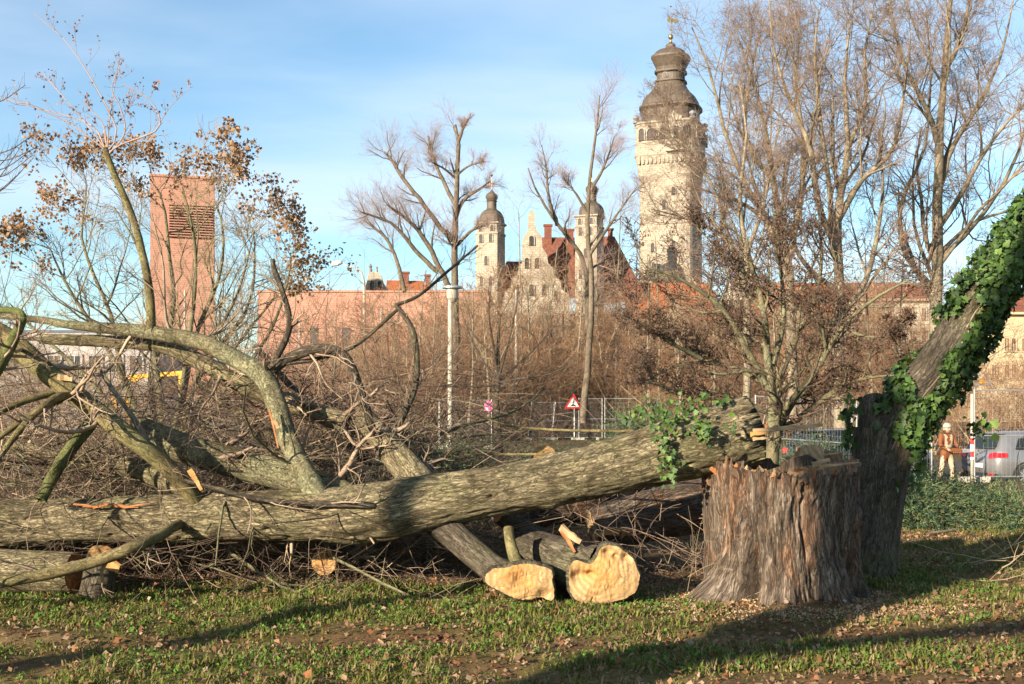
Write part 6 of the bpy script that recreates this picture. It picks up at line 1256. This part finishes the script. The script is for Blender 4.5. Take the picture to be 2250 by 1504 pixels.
B0=np.array([-0.96,9.8])-np.array([0.656,0.755])*15.0
shade_tree('slim bare park tree behind the camera shading the middle of the trunk',B0[0],B0[1],6.5,0.14,
  [[(B0[0],B0[1],6.3,0.12),(B0[0]-0.5,B0[1],7.6,0.09),(B0[0]-0.7,B0[1]-0.3,9,0.05)],[(B0[0],B0[1],6.4,0.11),(B0[0]+0.5,B0[1]-0.2,7.7,0.08),(B0[0]+0.8,B0[1]-0.3,9.2,0.04)]],230)

# ------------------------------------------------------------------ grass, leaves, chips
gg=np.random.default_rng(77)
def view_points(n, d0, d1, margin=380):
    d=np.sqrt(gg.uniform(d0**2,d1**2,n)); px=gg.uniform(-margin,2250+margin,n); return (px-CX)/F*d, d
n=420000; x,y=view_points(n,6.6,16.0); pa=patch(x,y); cl_=fbm(np.stack([x*5,y*5,0*x],-1),41,2)*0.5+0.5
stv=np.array([sc0[0],10.3]); keep=(gg.random(n)<np.clip(pa**1.3*np.clip(cl_*2.2-0.6,0.06,1.0)+0.035,0,1))&(np.hypot((x-stv[0])/0.85,(y-stv[1])/0.75)>1); x,y,pa,cl_=x[keep],y[keep],pa[keep],cl_[keep]; n=len(x)
h=(0.018+0.06*gg.random(n)**2.2)*(0.5+0.6*pa)*(0.45+1.0*cl_); a=gg.random(n)*2*pi; ln=h*(0.3+0.9*gg.random(n)); wv=0.0035+0.004*gg.random(n); b0=np.stack([x,y,gz(x,y)-0.004],-1); dv=np.stack([np.cos(a),np.sin(a),0*a],-1); sv=np.stack([-np.sin(a),np.cos(a),0*a],-1)
mid=b0+dv*(ln*0.35)[:,None]+np.array([0,0,1])*(h*0.65)[:,None]; tip=b0+dv*ln[:,None]+np.array([0,0,1])*(h*0.95)[:,None]
V=np.stack([b0-sv*wv[:,None],b0+sv*wv[:,None],mid+sv*wv[:,None]*0.8,mid-sv*wv[:,None]*0.8,tip],1).reshape(-1,3); i=np.arange(n)*5
dry=(gg.random(n)<0.34+0.35*(1-pa))[:,None]; c=np.where(dry,np.array([0.24,0.18,0.09])*(0.5+0.8*gg.random((n,1))),np.array([0.115,0.15,0.03])*(1-0.5*(gg.random((n,1))))+np.array([0.09,0.07,0.01])*gg.random((n,1))**2)
link('grass',mesh_np('grass',V,[np.stack([i,i+1,i+2,i+3],-1),np.stack([i+3,i+2,i+4],-1)],col=np.repeat(c,5,0)),MAT['grass_col'],None,label='short patchy winter grass growing between the fallen leaves',cat='grass',kind='stuff')
# broad-leaved weeds in the lush strip
n=6600; x,y=view_points(n,7.0,12.5); pa=patch(x,y); k=pa>0.62; x,y=x[k],y[k]; c0=np.stack([x,y,gz(x,y)],-1); pos=np.repeat(c0,5,0)+gg.normal(size=(len(c0)*5,3))*np.array([0.02,0.02,0.012])+np.array([0,0,0.025])
scatter_leaves('ground_weeds',pos,0.026,[(0.085,0.155,0.028),(0.11,0.185,0.034),(0.065,0.12,0.024)],'grass_col',None,g=gg,droop=-0.5,label='low green broad-leaved weeds in the lush strip along the logs',cat='weeds')
# fallen leaves
n=56000; x,y=view_points(n,6.6,15.5); lp3=fbm(np.stack([x*1.6,y*2.2,0*x],-1),91,3)*0.5+0.5; k=gg.random(n)<np.clip(0.12+1.1*lp3-0.2*patch(x,y)+0.25*sstep(0,3,x)*sstep(9,7,y),0,1); x,y=x[k],y[k]
pos=np.stack([x,y,gz(x,y)+0.012+0.016*gg.random(len(x))],-1)
scatter_leaves('fallen_leaves',pos,0.04*(0.5+0.9*gg.random(len(pos))**2),[(0.25,0.15,0.085),(0.31,0.20,0.115),(0.18,0.085,0.045),(0.22,0.09,0.04),(0.31,0.22,0.145),(0.13,0.07,0.04),(0.20,0.12,0.07),(0.16,0.09,0.05)],'leaf_dry',None,g=gg,droop=0,facing=np.tile([0,0,1.0],(len(pos),1)),label='curled brown fallen leaves strewn over the grass',cat='leaves')
# sawdust and chips round the stump
n=11000; r_=gg.random(n)**1.1; a=gg.random(n)*2*pi; x=sc0[0]-0.05+np.cos(a)*(0.55+1.05*r_); y=10.0+np.sin(a)*(0.5+0.55*r_)-0.12
k=(np.hypot((x-stv[0])/0.62,(y-stv[1])/0.55)>1)&(gg.random(n)<np.clip(0.75-0.1*x*0+0.5*vnoise(np.stack([x*4,y*4,0*x],-1),17),0,1)); x,y=x[k],y[k]; pos=np.stack([x,y,gz(x,y)+0.010],-1)
scatter_leaves('wood_chips',pos,0.017,[(0.34,0.24,0.14),(0.27,0.17,0.09),(0.38,0.28,0.18)],'chip_col',None,g=gg,droop=0,facing=np.tile([0,0,1.0],(len(pos),1)),label='pale sawdust and wood chips scattered round the stump base',cat='wood chips')
n=2200; x=gg.normal(PX(1560,10.0),0.22,n); y=gg.normal(10.05,0.18,n); pos=np.stack([x,y,gz(x,y)+0.012+0.06*np.exp(-((x-PX(1570,10))/0.2)**2-((y-10.1)/0.15)**2)*gg.random(n)],-1)
scatter_leaves('wood_chips',pos,0.02,[(0.42,0.30,0.175),(0.35,0.23,0.12)],'chip_col',None,g=gg,droop=0,label='small heap of pale sawdust left of the stump',cat='wood chips')
# soil clods in the rut
n=1400; x=gg.uniform(-3.6,2.4,n); y=8.25+0.06*x+gg.normal(size=n)*0.22; s=0.008+0.018*gg.random(n)**2; u6=np.array([[1,0.2,0],[-1,-0.2,0.1],[0.2,1,0],[-0.2,-1,0.1],[0.3,0,0.45],[0,0,-0.5]]); V=(np.stack([x,y,gz(x,y)],-1)[:,None]+u6[None]*(s[:,None]*(0.6+0.7*gg.random((n,6))))[...,None]).reshape(-1,3); f8=np.array([[0,2,4],[2,1,4],[1,3,4],[3,0,4],[2,0,5],[1,2,5],[3,1,5],[0,3,5]])
link('soil_clods',mesh_np('soil_clods',V,[((np.arange(n)*6)[:,None,None]+f8[None]).reshape(-1,3)],False,col=np.tile([0.075,0.05,0.032],(n*6,1))),MAT['chip_col'],None,label='dark clods of torn soil in the wheel rut',cat='soil',kind='stuff')
